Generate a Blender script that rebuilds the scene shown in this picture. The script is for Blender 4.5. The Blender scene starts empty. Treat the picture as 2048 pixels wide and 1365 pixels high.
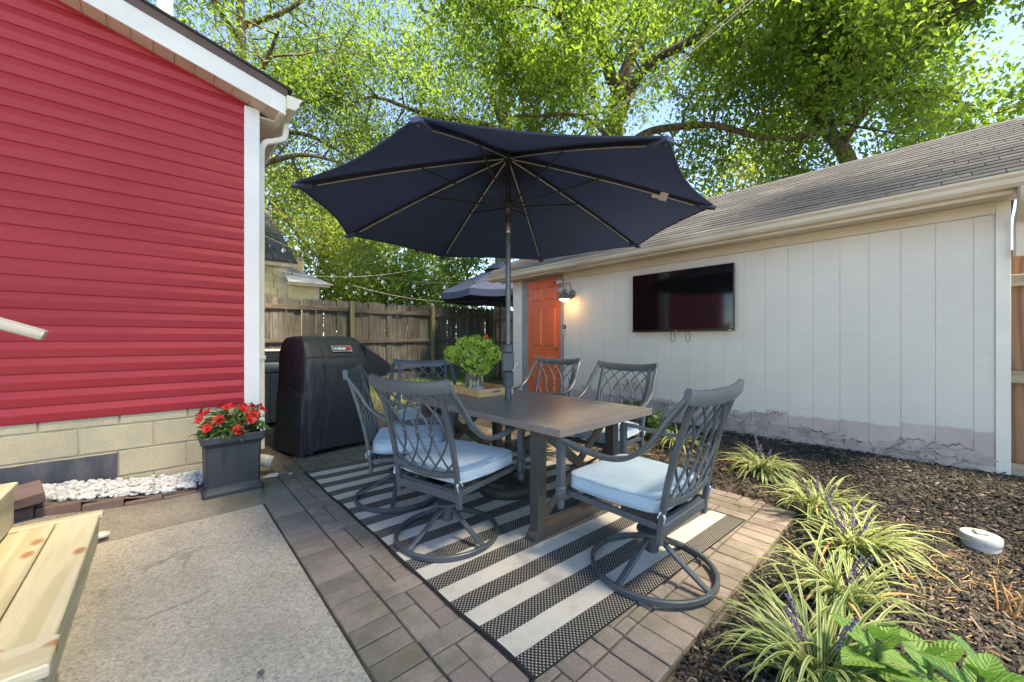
import bpy, math, random
import numpy as np
from mathutils import Vector, Matrix
R = math.radians
scene = bpy.context.scene
COL = scene.collection
rnd = random.Random(11)
rng = np.random.default_rng(7)

# ---------------------------------------------------------------- camera
cam_d = bpy.data.cameras.new("Camera")
cam = bpy.data.objects.new("Camera", cam_d)
COL.objects.link(cam)
cam.location = (0, 0, 1.2)
cam.rotation_euler = (R(90), 0, R(47.9 - 90))
cam_d.sensor_width = 36
cam_d.lens = 773 / 2048 * 36
cam_d.shift_y = -1.5 / 2048
cam_d.clip_start = 0.02
cam_d.clip_end = 1500
scene.camera = cam

# ---------------------------------------------------------------- sky and sun
SUN_EL, SUN_DIR = 63.0, Vector((0.26, -0.97, 0)).normalized()
world = bpy.data.worlds.new("World")
scene.world = world
world.use_nodes = True
wn = world.node_tree
sky = wn.nodes.new("ShaderNodeTexSky")
sky.sky_type = 'NISHITA'
sky.sun_disc = False
sky.sun_elevation = R(SUN_EL)
sky.sun_rotation = math.atan2(SUN_DIR.x, SUN_DIR.y)
sky.air_density = 1.0
sky.dust_density = 0.0
sky.ozone_density = 4.5
sky.altitude = 3000
bg = wn.nodes["Background"]
bg.inputs[1].default_value = 0.13
wn.links.new(sky.outputs[0], bg.inputs[0])
sun_d = bpy.data.lights.new("Sun", 'SUN')
sun_d.energy = 4.0
sun_d.angle = R(11)      # light broken up by high foliage: very soft shadows
sun_d.color = (1.0, 0.93, 0.82)
sun = bpy.data.objects.new("Sun", sun_d)
COL.objects.link(sun)
sv = Vector((SUN_DIR.x * math.cos(R(SUN_EL)), SUN_DIR.y * math.cos(R(SUN_EL)), math.sin(R(SUN_EL))))
sun.rotation_euler = sv.to_track_quat('Z', 'Y').to_euler()
sun.location = (4, -10, 20)
vs = scene.view_settings
vs.view_transform = 'Standard'
vs.look = 'None'
vs.exposure = 2.42
vs.gamma = 1.0
vs.use_curve_mapping = False
vs.use_white_balance = True      # balanced for open shade
vs.white_balance_temperature = 8500
vs.white_balance_tint = 10
scene.cycles.max_bounces = 8
scene.cycles.diffuse_bounces = 4
scene.cycles.transparent_max_bounces = 12
scene.cycles.use_denoising = True

# ---------------------------------------------------------------- helpers
def tag(o, label=None, cat=None, group=None, kind=None):
    if label: o["label"] = label
    if cat: o["category"] = cat
    if group: o["group"] = group
    if kind: o["kind"] = kind
    return o

def empty(name, loc, rz=0, label=None, cat=None, group=None):
    o = bpy.data.objects.new(name, None)
    COL.objects.link(o)
    o.location = loc
    o.rotation_euler = (0, 0, rz)
    o.empty_display_size = 0.1
    return tag(o, label, cat, group)

def root_of(o):
    while o.parent: o = o.parent
    return o

def link(name, me, parent=None, loc=None, rot=None, scale=None):
    o = bpy.data.objects.new(name, me)
    COL.objects.link(o)
    if parent: o.parent = parent
    if loc is not None: o.location = loc
    if rot is not None: o.rotation_euler = rot
    if scale is not None: o.scale = scale
    return o

def copy_tree(o, parent=None):
    c = o.copy()
    COL.objects.link(c)
    c.parent = parent
    for ch in o.children: copy_tree(ch, c)
    return c

class MB:
    """collects shapes, build() links them as ONE mesh object"""
    def __init__(s): s.v = []; s.f = []; s.m = []
    def add(s, vs, fs, mi=0):
        b = len(s.v)
        s.v += [tuple(map(float, q)) for q in vs]
        for f in fs:
            s.f.append(tuple(i + b for i in f)); s.m.append(mi)
        return s
    def box(s, x0, x1, y0, y1, z0, z1, mi=0, bev=0.0):
        if bev <= 0:
            v = [(x0,y0,z0),(x1,y0,z0),(x1,y1,z0),(x0,y1,z0),(x0,y0,z1),(x1,y0,z1),(x1,y1,z1),(x0,y1,z1)]
            f = [(3,2,1,0),(4,5,6,7),(0,1,5,4),(1,2,6,5),(2,3,7,6),(3,0,4,7)]
            return s.add(v, f, mi)
        b = bev
        rings = [(b, z0), (0, z0 + b), (0, z1 - b), (b, z1)]
        v = []
        for i, z in rings:
            c = b if i == 0 else 2 * b   # chamfered corners
            X0, X1, Y0, Y1 = x0 + i, x1 - i, y0 + i, y1 - i
            c = b * 0.7
            v += [(X0+c,Y0,z),(X1-c,Y0,z),(X1,Y0+c,z),(X1,Y1-c,z),(X1-c,Y1,z),(X0+c,Y1,z),(X0,Y1-c,z),(X0,Y0+c,z)]
        f = [tuple(range(7, -1, -1)), tuple(range(24, 32))]
        for r in range(3):
            for k in range(8):
                a, c2 = r*8+k, r*8+(k+1) % 8
                f.append((a, c2, c2+8, a+8))
        return s.add(v, f, mi)
    def obox(s, c, ax, ay, az, mi=0):
        """box from centre and three half-axis vectors"""
        c, ax, ay, az = map(Vector, (c, ax, ay, az))
        v = [c - ax - ay - az, c + ax - ay - az, c + ax + ay - az, c - ax + ay - az,
             c - ax - ay + az, c + ax - ay + az, c + ax + ay + az, c - ax + ay + az]
        return s.add(v, [(3,2,1,0),(4,5,6,7),(0,1,5,4),(1,2,6,5),(2,3,7,6),(3,0,4,7)], mi)
    def sweep(s, path, prof, up=(0, 0, 1), mi=0, scales=None, closed=False, cap=True):
        """sweep a closed 2D profile [(side, up)] along a path"""
        P = [Vector(p) for p in path]; n = len(P); k = len(prof)
        vs = []
        up = Vector(up)
        for i in range(n):
            if closed: t = P[(i+1) % n] - P[i-1]
            else: t = P[min(i+1, n-1)] - P[max(i-1, 0)]
            t.normalize()
            sd = t.cross(up)
            if sd.length < 1e-4: sd = t.cross(Vector((1, 0, 0)))
            sd.normalize()
            u = sd.cross(t).normalized()
            q = scales[i] if scales else 1.0
            for a, b in prof: vs.append(P[i] + sd * a * q + u * b * q)
        fs = []
        for i in range(n if closed else n - 1):
            j = (i + 1) % n
            for e in range(k):
                g = (e + 1) % k
                fs.append((i*k+e, i*k+g, j*k+g, j*k+e))
        if cap and not closed:
            fs.append(tuple(range(k-1, -1, -1)))
            fs.append(tuple((n-1)*k + e for e in range(k)))
        return s.add(vs, fs, mi)
    def tube(s, path, r, seg=8, mi=0, radii=None, closed=False):
        prof = [(math.cos(2*math.pi*i/seg), math.sin(2*math.pi*i/seg)) for i in range(seg)]
        sc = radii if radii else [r] * len(path)
        return s.sweep(path, prof, (0.13, 0.21, 0.97) if False else (0, 0, 1), mi, sc, closed)
    def bar(s, path, w, h, up=(0, 0, 1), mi=0, closed=False, ch=0.2):
        c = min(w, h) * ch
        a, b = w/2, h/2
        prof = [(-a+c,-b),(a-c,-b),(a,-b+c),(a,b-c),(a-c,b),(-a+c,b),(-a,b-c),(-a,-b+c)]
        return s.sweep(path, prof, up, mi, None, closed)
    def lathe(s, prof, seg=24, c=(0, 0, 0), mi=0, cap=True, a0=0.0):
        n = len(prof); vs = []
        for r, z in prof:
            for i in range(seg):
                a = a0 + 2*math.pi*i/seg
                vs.append((c[0] + r*math.cos(a), c[1] + r*math.sin(a), c[2] + z))
        fs = []
        for i in range(n-1):
            for e in range(seg):
                g = (e+1) % seg
                fs.append((i*seg+e, i*seg+g, (i+1)*seg+g, (i+1)*seg+e))
        if cap:
            fs.append(tuple(range(seg-1, -1, -1)))
            fs.append(tuple((n-1)*seg+e for e in range(seg)))
        return s.add(vs, fs, mi)
    def prism(s, pts, ext, mi=0):
        """polygon (3D points) extruded by the vector ext"""
        n = len(pts); e = Vector(ext)
        v = [Vector(p) for p in pts] + [Vector(p) + e for p in pts]
        f = [tuple(range(n-1, -1, -1)), tuple(range(n, 2*n))] + [(i, (i+1) % n, (i+1) % n + n, i + n) for i in range(n)]
        return s.add(v, f, mi)
    def ball(s, c, r, seg=10, rings=6, mi=0, sc=(1, 1, 1)):
        prof = [(max(1e-4, math.sin(math.pi*i/rings))*r, -math.cos(math.pi*i/rings)*r) for i in range(rings+1)]
        b = len(s.v)
        s.lathe(prof, seg, (0, 0, 0), mi, True)
        for i in range(b, len(s.v)):
            x, y, z = s.v[i]
            s.v[i] = (c[0]+x*sc[0], c[1]+y*sc[1], c[2]+z*sc[2])
        return s
    def mesh(s, name, mats, smooth=False, off=(0, 0, 0), ang=40):
        me = bpy.data.meshes.new(name)
        o = Vector(off)
        me.from_pydata([(x-o.x, y-o.y, z-o.z) for x, y, z in s.v], [], s.f)
        for m in (mats if isinstance(mats, (list, tuple)) else [mats]): me.materials.append(m)
        me.polygons.foreach_set("material_index", s.m)
        if smooth:
            me.polygons.foreach_set("use_smooth", [True]*len(s.f))
            if ang: me.set_sharp_from_angle(angle=R(ang))
        me.validate()
        me.update()
        return me
    def build(s, name, mats, parent=None, world=False, smooth=False, ang=40):
        off = root_of(parent).location if (parent and world) else (0, 0, 0)
        return link(name, s.mesh(name, mats, smooth, off, ang), parent)

def np_mesh(name, verts, faces, mats, mi=None, smooth=False):
    """fast mesh from arrays: faces (n,k)"""
    me = bpy.data.meshes.new(name)
    verts = np.asarray(verts, np.float32); faces = np.asarray(faces, np.int32)
    n, k = faces.shape
    me.vertices.add(len(verts)); me.vertices.foreach_set("co", verts.ravel())
    me.loops.add(n*k); me.loops.foreach_set("vertex_index", faces.ravel())
    me.polygons.add(n)
    me.polygons.foreach_set("loop_start", np.arange(0, n*k, k, dtype=np.int32))
    me.polygons.foreach_set("loop_total", np.full(n, k, np.int32))
    for m in (mats if isinstance(mats, (list, tuple)) else [mats]): me.materials.append(m)
    if mi is not None: me.polygons.foreach_set("material_index", np.asarray(mi, np.int32))
    if smooth: me.polygons.foreach_set("use_smooth", np.ones(n, bool))
    me.update(calc_edges=True)
    return me

def bez(pts, n=12):
    """smooth Catmull-Rom curve through points"""
    P = [Vector(p) for p in pts]
    P = [P[0]*2-P[1]] + P + [P[-1]*2-P[-2]]
    out = []
    for i in range(1, len(P)-2):
        for k in range(n):
            t = k/n
            a, b, c, d = P[i-1], P[i], P[i+1], P[i+2]
            out.append(0.5*((2*b)+(c-a)*t+(2*a-5*b+4*c-d)*t*t+(3*b-a-3*c+d)*t**3))
    out.append(P[-2])
    return out

def sst(t):
    t = max(0.0, min(1.0, t)); return t*t*(3-2*t)

# ---------------------------------------------------------------- materials
class NT:
    def __init__(s, name):
        s.m = bpy.data.materials.new(name); s.m.use_nodes = True
        s.t = s.m.node_tree; s.n = s.t.nodes; s.b = s.n["Principled BSDF"]; s.out = s.n["Material Output"]
    def new(s, typ, **kw):
        q = s.n.new(typ)
        for a, b in kw.items(): setattr(q, a, b)
        return q
    def l(s, a, b): s.t.links.new(a, b)
    def pos(s, sc=(1, 1, 1), obj=False, rot=(0, 0, 0)):
        g = s.new("ShaderNodeTexCoord").outputs["Object"] if obj else s.new("ShaderNodeNewGeometry").outputs["Position"]
        mp = s.new("ShaderNodeMapping"); s.l(g, mp.inputs[0])
        mp.inputs["Scale"].default_value = sc; mp.inputs["Rotation"].default_value = rot
        return mp.outputs[0]
    def noise(s, vec, scale, detail=6, rough=.55, dist=0):
        q = s.new("ShaderNodeTexNoise"); s.l(vec, q.inputs["Vector"])
        q.inputs["Scale"].default_value = scale; q.inputs["Detail"].default_value = detail
        q.inputs["Roughness"].default_value = rough; q.inputs["Distortion"].default_value = dist
        return q.outputs["Fac"]
    def ramp(s, fac, stops, interp='LINEAR'):
        q = s.new("ShaderNodeValToRGB"); s.l(fac, q.inputs[0]); cr = q.color_ramp; cr.interpolation = interp
        while len(cr.elements) < len(stops): cr.elements.new(0.5)
        for e, (p, c) in zip(cr.elements, stops):
            e.position = p; e.color = (c, c, c, 1) if isinstance(c, (int, float)) else (*c, 1)
        return q.outputs[0]
    def mix(s, fac, a, b, mode='MIX'):
        q = s.new("ShaderNodeMix", data_type='RGBA', blend_type=mode)
        for sock, v in ((q.inputs[0], fac), (q.inputs[6], a), (q.inputs[7], b)):
            if hasattr(v, "links"): s.l(v, sock)
            elif isinstance(v, (int, float)): sock.default_value = v if sock == q.inputs[0] else (v, v, v, 1)
            else: sock.default_value = (*v, 1)
        return q.outputs[2]
    def math(s, op, a, b=None, c=None):
        q = s.new("ShaderNodeMath", operation=op)
        for sock, v in zip(q.inputs, (a, b, c)):
            if v is None: continue
            if hasattr(v, "links"): s.l(v, sock)
            else: sock.default_value = v
        return q.outputs[0]
    def sep(s, vec):
        q = s.new("ShaderNodeSeparateXYZ"); s.l(vec, q.inputs[0]); return q.outputs
    def rand(s, lo, hi):
        q = s.new("ShaderNodeObjectInfo")
        return s.math('MULTIPLY_ADD', q.outputs["Random"], hi-lo, lo)
    def val(s, col, v):
        q = s.new("ShaderNodeHueSaturation"); s.l(col, q.inputs["Color"]); s.l(v, q.inputs["Value"])
        return q.outputs[0]
    def bump(s, h, strength=.3, dist=.01):
        q = s.new("ShaderNodeBump"); s.l(h, q.inputs["Height"])
        q.inputs["Strength"].default_value = strength; q.inputs["Distance"].default_value = dist
        s.l(q.outputs[0], s.b.inputs["Normal"]); return q
    def base(s, c):
        if hasattr(c, "links"): s.l(c, s.b.inputs["Base Color"])
        else: s.b.inputs["Base Color"].default_value = (*c, 1)
    def set(s, **kw):
        for k, v in kw.items():
            sk = s.b.inputs[k.replace("_", " ")]
            if hasattr(v, "links"): s.l(v, sk)
            else: sk.default_value = v
        return s

def std(name, stops, scale=6, rough=.7, bump=.0, bscale=60, stretch=(1, 1, 1), var=0.0, metal=0.0, spec=.5, obj=False, bdist=.004, detail=6, rvar=.12):
    q = NT(name)
    v = q.pos(stretch, obj)
    f = q.noise(v, scale, detail)
    c = q.ramp(f, stops)
    if var: c = q.val(c, q.rand(1-var, 1+var))
    q.base(c)
    rr = q.math('MULTIPLY_ADD', q.noise(v, scale*3.1, 4), rvar*2, rough-rvar)
    q.set(Roughness=rr, Metallic=metal)
    q.b.inputs["Specular IOR Level"].default_value = spec
    if bump: q.bump(q.noise(v, bscale, 5), bump, bdist)
    return q.m

def two(c, d=.8, e=1.18):
    return [(.3, tuple(x*d for x in c)), (.7, tuple(x*e for x in c))]
M = {}
M['soil'] = std("soil", [(.3, (.035, .028, .021)), (.55, (.075, .06, .045)), (.75, (.13, .105, .08))], 7, .95, .8, 40, bdist=.02)
M['dirt'] = std("dirt", [(.3, (.06, .05, .038)), (.5, (.115, .10, .078)), (.72, (.2, .175, .14))], 3.2, .95, .8, 45, bdist=.015)
M['white_trim'] = std("white_trim", two((.68, .685, .69), .94, 1.04), 3, .45, .05, 30, rvar=.05)
M['offwhite'] = std("offwhite_aluminium", two((.70, .66, .58), .92, 1.05), 4, .42, .05, 30)
M['beige_metal'] = std("beige_metal", [(.25, (.40, .33, .24)), (.5, (.55, .475, .37)), (.8, (.60, .53, .42))], 2.5, .42, .05, 30, stretch=(1, .5, 3))
M['frieze'] = std("frieze_paint", [(.25, (.46, .40, .31)), (.6, (.60, .55, .45)), (.8, (.66, .61, .52))], 3, .6, .2, 60, stretch=(1, .4, 2))
M['soffit'] = std("soffit_panel", two((.50, .40, .33)), 4, .6)
M['brown_metal'] = std("brown_drip_edge", two((.10, .06, .055)), 5, .5)
M['black_shingle'] = std("black_shingle_edge", two((.03, .03, .032)), 30, .9, .4, 150)
M['door'] = std("coral_door_paint", two((.72, .13, .045), .93, 1.05), 4, .4, .05, 80, rvar=.06)
M['jamb'] = std("jamb_grey", two((.27, .25, .24)), 5, .6, .1, 60)
M['concrete_pad'] = std("foundation_concrete", two((.30, .23, .21)), 6, .9, .4, 60)
M['chair_metal'] = std("slate_powdercoat", [(.3, (.045, .058, .069)), (.7, (.064, .081, .094))], 9, .38, .06, 300, spec=.6, rvar=.05)
M['chair_dark'] = std("dark_swivel_steel", two((.035, .04, .045)), 9, .45)
M['table_metal'] = std("taupe_powdercoat", [(.3, (.17, .15, .135)), (.7, (.20, .178, .16))], 5, .38, .06, 250, rvar=.05)
M['table_dark'] = std("dark_leg_powdercoat", [(.3, (.045, .041, .039)), (.7, (.062, .056, .053))], 5, .42, .06, 250, rvar=.05)
M['silver'] = std("brushed_silver", two((.55, .53, .5), .9, 1.1), 20, .32, metal=1.0)
M['rib'] = std("rib_black", two((.018, .018, .019)), 10, .5)
M['rib_edge'] = std("rib_silver_edge", two((.5, .47, .42)), 10, .4, metal=.4)
M['pole'] = std("pole_graphite", two((.075, .083, .09)), 10, .3, metal=.5)
M['crank'] = std("crank_housing_plastic", two((.06, .075, .085)), 12, .5)
M['resin'] = std("base_resin", two((.033, .03, .025)), 12, .6, .1, 60)
M['black_plastic'] = std("black_plastic", two((.012, .012, .013)), 10, .3)
M['white_plastic'] = std("white_plastic", two((.46, .46, .44)), 10, .4)
M['piping'] = std("cushion_piping", two((.27, .36, .44)), 20, .8)
M['deck_box'] = std("deck_box_resin", two((.15, .19, .225)), 5, .5, .1, 80)
M['ac_metal'] = std("ac_metal", two((.16, .14, .145)), 5, .5)
M['ac_top'] = std("ac_top_pale", two((.6, .55, .47)), 5, .5)
M['planter'] = std("planter_charcoal", [(.25, (.022, .025, .032)), (.55, (.035, .039, .048)), (.8, (.06, .06, .065))], 6, .55, .15, 40, stretch=(1, 1, .35))
M['gravel'] = std("white_gravel", [(.25, (.33, .33, .35)), (.5, (.58, .58, .59)), (.8, (.76, .75, .73))], 14, .8, .3, 90)
M['tar'] = std("tar_patch", [(.3, (.035, .036, .045)), (.55, (.075, .075, .085)), (.68, (.12, .115, .12)), (.8, (.33, .3, .26))], 9, .6, .3, 60, stretch=(1, 1, .3))
M['red_stone'] = std("red_edging_stone", two((.16, .105, .095)), 8, .85, .4, 60)
M['mortar'] = std("mortar", two((.42, .37, .28)), 10, .95, .5, 90)
M['vent_pipe'] = std("vent_pipe_white", two((.74, .74, .74)), 4, .5)
M['wire'] = std("wire_black", two((.02, .02, .02)), 10, .6)
M['wire_pale'] = std("wire_pale", two((.45, .42, .36)), 10, .6)
M['bark'] = std("bark", [(.3, (.06, .048, .036)), (.5, (.125, .10, .075)), (.72, (.21, .175, .13))], 9, .95, 1.0, 25, stretch=(1, 1, .3), bdist=.04)
M['stem'] = std("stem_green", two((.08, .13, .03)), 10, .6)
M['stem_brown'] = std("stem_brown", two((.13, .08, .05)), 10, .7)
M['purple'] = std("lavender_blossom", [(.3, (.10, .075, .15)), (.7, (.22, .17, .29))], 60, .7)
M['hose'] = std("ivory_hose", two((.6, .58, .52)), 10, .6)
M['straw'] = std("dry_straw", [(.3, (.32, .17, .07)), (.7, (.55, .34, .15))], 30, .8, var=.2)
M['napkin'] = std("napkin_print", [(.42, (.68, .68, .68)), (.5, (.3, .35, .5)), (.58, (.7, .7, .7))], 55, .8)
M['neigh_white'] = std("pale_shingle_roof", [(.35, (.40, .37, .34)), (.6, (.66, .63, .60)), (.8, (.75, .72, .68))], 3, .8)
M['neigh_trim'] = std("cream_trim", two((.62, .53, .38)), 4, .7)
M['neigh_wall'] = std("yellow_shake", two((.56, .46, .25)), 3, .8, .3, 40, var=.18)
M['neigh_roof'] = std("dark_roof_shingle", two((.075, .07, .066)), 4, .9, .4, 60, var=.25)
M['nb_canopy'] = std("navy_canopy", two((.03, .045, .10)), 5, .5)  # lighter navy, sunlit look of the far canopy put into the colour

def m_leaf(name, dark, mid, light, tr, fac=.45, scale=1.2, rough=.5):
    q = NT(name)
    v = q.pos()
    f = q.math('MULTIPLY_ADD', q.noise(v, scale, 4), .6, q.math('MULTIPLY', q.noise(v, 16, 2), .4))
    c = q.ramp(f, [(.36, dark), (.5, mid), (.64, light)])
    q.base(c); q.set(Roughness=rough)
    q.b.inputs["Specular IOR Level"].default_value = .35
    t = q.new("ShaderNodeBsdfTranslucent")
    q.l(q.mix(1.0, q.ramp(f, [(.36, .65), (.64, 1.2)]), tr, 'MULTIPLY'), t.inputs[0])
    mx = q.new("ShaderNodeMixShader"); mx.inputs[0].default_value = fac
    q.l(q.b.outputs[0], mx.inputs[1]); q.l(t.outputs[0], mx.inputs[2]); q.l(mx.outputs[0], q.out.inputs[0])
    return q.m
M['leaf'] = m_leaf("maple_leaf", (.055, .11, .018), (.085, .165, .027), (.12, .21, .036), (.28, .47, .06), .5)
M['leaf_fine'] = m_leaf("locust_leaf", (.05, .10, .02), (.078, .15, .028), (.11, .195, .038), (.24, .41, .06), .5)
M['leaf_far'] = m_leaf("far_sunlit_leaf", (.065, .12, .017), (.10, .16, .026), (.16, .20, .04), (.34, .44, .07), .5, .7)
M['leaf_hedge'] = m_leaf("hedge_leaf", (.05, .095, .016), (.085, .14, .025), (.13, .18, .035), (.34, .44, .07), .5, .9)
def m_veined():
    q = NT("broad_leaf"); uv = q.new("ShaderNodeTexCoord").outputs["UV"]; t, w, _ = q.sep(uv)
    v = q.pos(); a = q.math('ABSOLUTE', w)
    c = q.ramp(q.noise(v, 9, 4), [(.36, (.11, .25, .045)), (.5, (.16, .34, .06)), (.64, (.23, .43, .085))])
    side = q.math('SINE', q.math('MULTIPLY', q.math('SUBTRACT', t, q.math('MULTIPLY', a, .22)), 58.0))
    c = q.mix(q.ramp(side, [(.55, 0.), (.97, .45)]), c, (.30, .46, .16))
    c = q.mix(q.ramp(side, [(-.95, .35), (-.4, 0.)]), c, (.06, .15, .028))
    c = q.mix(q.ramp(a, [(.0, .8), (.05, 0.)]), c, (.36, .50, .18))
    q.base(c); q.set(Roughness=.5); q.bump(side, .35, .004)
    tr = q.new("ShaderNodeBsdfTranslucent"); tr.inputs[0].default_value = (.22, .48, .06, 1)
    mx = q.new("ShaderNodeMixShader"); mx.inputs[0].default_value = .28
    q.l(q.b.outputs[0], mx.inputs[1]); q.l(tr.outputs[0], mx.inputs[2]); q.l(mx.outputs[0], q.out.inputs[0])
    return q.m
M['leaf_big'] = m_veined()
M['leaf_dark'] = m_leaf("shrub_leaf", (.03, .075, .02), (.06, .13, .03), (.11, .20, .04), (.15, .3, .04), .25, 14)
M['hyd_core_shade'] = std("hydrangea_core_shade", two((.07, .13, .025)), 30, .8)  # dark core colour puts shade into the gaps between florets
M['hydrangea'] = m_leaf("hydrangea_floret", (.20, .33, .045), (.36, .52, .08), (.55, .68, .15), (.4, .6, .08), .3, 34)
M['blade_green'] = m_leaf("lily_turf_green", (.06, .13, .022), (.10, .20, .035), (.16, .27, .055), (.2, .36, .05), .25, 8)
M['blade_cream'] = m_leaf("lily_turf_cream", (.28, .32, .13), (.40, .43, .21), (.50, .51, .29), (.4, .46, .16), .22, 8)
M['grass'] = m_leaf("grass_blade", (.05, .11, .015), (.10, .19, .025), (.18, .27, .04), (.3, .45, .05), .4, 3)
M['red_petal'] = m_leaf("red_petal", (.42, .012, .012), (.62, .02, .02), (.75, .05, .04), (.7, .03, .02), .25, 30)

def m_siding():
    q = NT("red_vinyl_siding"); v = q.pos((.25, 1, 1))
    q.base(q.ramp(q.noise(v, 3, 5), [(.3, (.325, .022, .034)), (.7, (.365, .029, .042))]))
    q.set(Roughness=q.math('MULTIPLY_ADD', q.noise(v, 7, 4), .16, .42)); q.b.inputs['Specular IOR Level'].default_value = .3
    q.bump(q.math('ADD', q.noise(q.pos((.06, 1, 1)), 140, 3), q.math('MULTIPLY', q.noise(q.pos((.5, 1, 1)), 4, 2), 3.0)), .06, .006)
    return q.m
M['siding'] = m_siding()

def m_block():
    q = NT("painted_block"); v = q.pos()
    c = q.ramp(q.noise(v, 2.2, 6), [(.3, (.40, .345, .25)), (.55, (.53, .445, .30)), (.75, (.60, .53, .40))])
    c = q.mix(q.ramp(q.noise(v, 160, 2, .8), [(.36, .5), (.5, 0.)]), c, (.26, .22, .15))
    q.base(q.val(c, q.rand(.93, 1.06))); q.set(Roughness=.92)
    q.bump(q.noise(v, 120, 5, .7), .7, .006)
    return q.m
M['block'] = m_block()

def m_concrete(name, cols, speck=.45, moss=0.0, bscale=210, crack=False):
    q = NT(name); v = q.pos()
    big = q.noise(v, 1.1, 5, .6)
    c = q.ramp(big, [(.32, cols[0]), (.5, cols[1]), (.7, cols[2])])
    sp = q.new("ShaderNodeTexVoronoi"); q.l(v, sp.inputs[0]); sp.inputs["Scale"].default_value = 115
    s1 = q.new("ShaderNodeSeparateColor"); q.l(sp.outputs["Color"], s1.inputs[0])
    tone = q.ramp(s1.outputs[0], [(.0, .5), (.2, .78), (.5, 1.0), (.8, 1.15), (1., 1.45)])
    c = q.mix(speck, c, q.mix(1.0, c, tone, 'MULTIPLY'))
    c = q.mix(q.ramp(q.noise(v, 420, 2, .7), [(.42, .55), (.52, 0.)]), c, tuple(x*.45 for x in cols[1]))
    c = q.mix(q.ramp(q.noise(v, .75, 6, .65), [(.47, 0.), (.70, .38)]), c, tuple(x*.55 for x in cols[1]))
    c = q.mix(q.ramp(q.noise(v, 3.1, 7, .7), [(.5, 0.), (.74, .3)]), c, tuple(x*.6 for x in cols[0]))
    if crack:
        w = q.math('ABSOLUTE', q.math('SUBTRACT', q.noise(v, .28, 6, .5, .3), .53))
        c = q.mix(q.math('MULTIPLY', q.ramp(w, [(.0, .75), (.0009, .4), (.0022, 0.)]), q.ramp(q.noise(v, 1.7, 3), [(.45, 0.), (.6, 1.)])), c, (.16, .15, .125))
    if moss: c = q.mix(q.ramp(q.noise(v, 1.6, 7, .65), [(.42, 0.), (.62, moss)]), c, (.085, .09, .05))
    q.base(c); q.set(Roughness=.92)
    q.bump(q.math('ADD', q.noise(v, bscale, 4, .7), q.math('MULTIPLY', s1.outputs[1], .5)), .55, .004)
    return q.m
M['concrete'] = m_concrete("aggregate_concrete", ((.36, .33, .28), (.46, .425, .365), (.53, .49, .425)), .75, crack=True)
M['concrete_old'] = m_concrete("stained_concrete", ((.20, .18, .145), (.30, .27, .225), (.38, .345, .29)), .6, .45)

def m_paver():
    q = NT("paver_clay"); v = q.pos()
    r = q.rand(0, 1)
    c = q.ramp(r, [(0, (.205, .165, .15)), (.3, (.265, .21, .19)), (.6, (.305, .25, .22)), (.85, (.265, .23, .20)), (1, (.22, .19, .165))])
    c = q.mix(q.ramp(q.noise(v, 300, 2, .8), [(.38, .55), (.5, 0.)]), c, (.11, .085, .075))
    c = q.mix(q.ramp(q.noise(v, 260, 2, .8), [(.56, 0.), (.68, .6)]), c, (.55, .48, .42))
    # lichen and soil stains: large irregular patches, denser far from the slab
    st = q.ramp(q.noise(v, 2.3, 7, .68), [(.45, 0.), (.62, .8)])
    c = q.mix(st, c, (.13, .12, .085))
    y = q.sep(v)[1]
    far = q.math('MULTIPLY_ADD', y, .5, -1.35)
    mm = q.new("ShaderNodeMath", operation='ADD', use_clamp=True); q.l(far, mm.inputs[0]); q.l(q.math('MULTIPLY_ADD', q.noise(v, 1.3, 6), 1.4, -.75), mm.inputs[1])
    c = q.mix(q.math('MULTIPLY', mm.outputs[0], .8), c, (.12, .11, .075))
    q.base(c); q.set(Roughness=.93)
    q.bump(q.noise(v, 190, 5, .75), .6, .005)
    return q.m
M['paver'] = m_paver()

def m_mulch():
    q = NT("bark_mulch"); v = q.pos()
    g = q.new("ShaderNodeNewGeometry")
    c = q.ramp(g.outputs["Random Per Island"], [(0, (.010, .0095, .009)), (.4, (.028, .025, .023)), (.75, (.06, .052, .046)), (.92, (.12, .098, .08)), (1, (.26, .20, .15))])
    q.base(c); q.set(Roughness=.85)
    q.bump(q.noise(q.pos((1, 1, 1)), 180, 4), .7, .004)
    return q.m
M['mulch'] = m_mulch()

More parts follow.
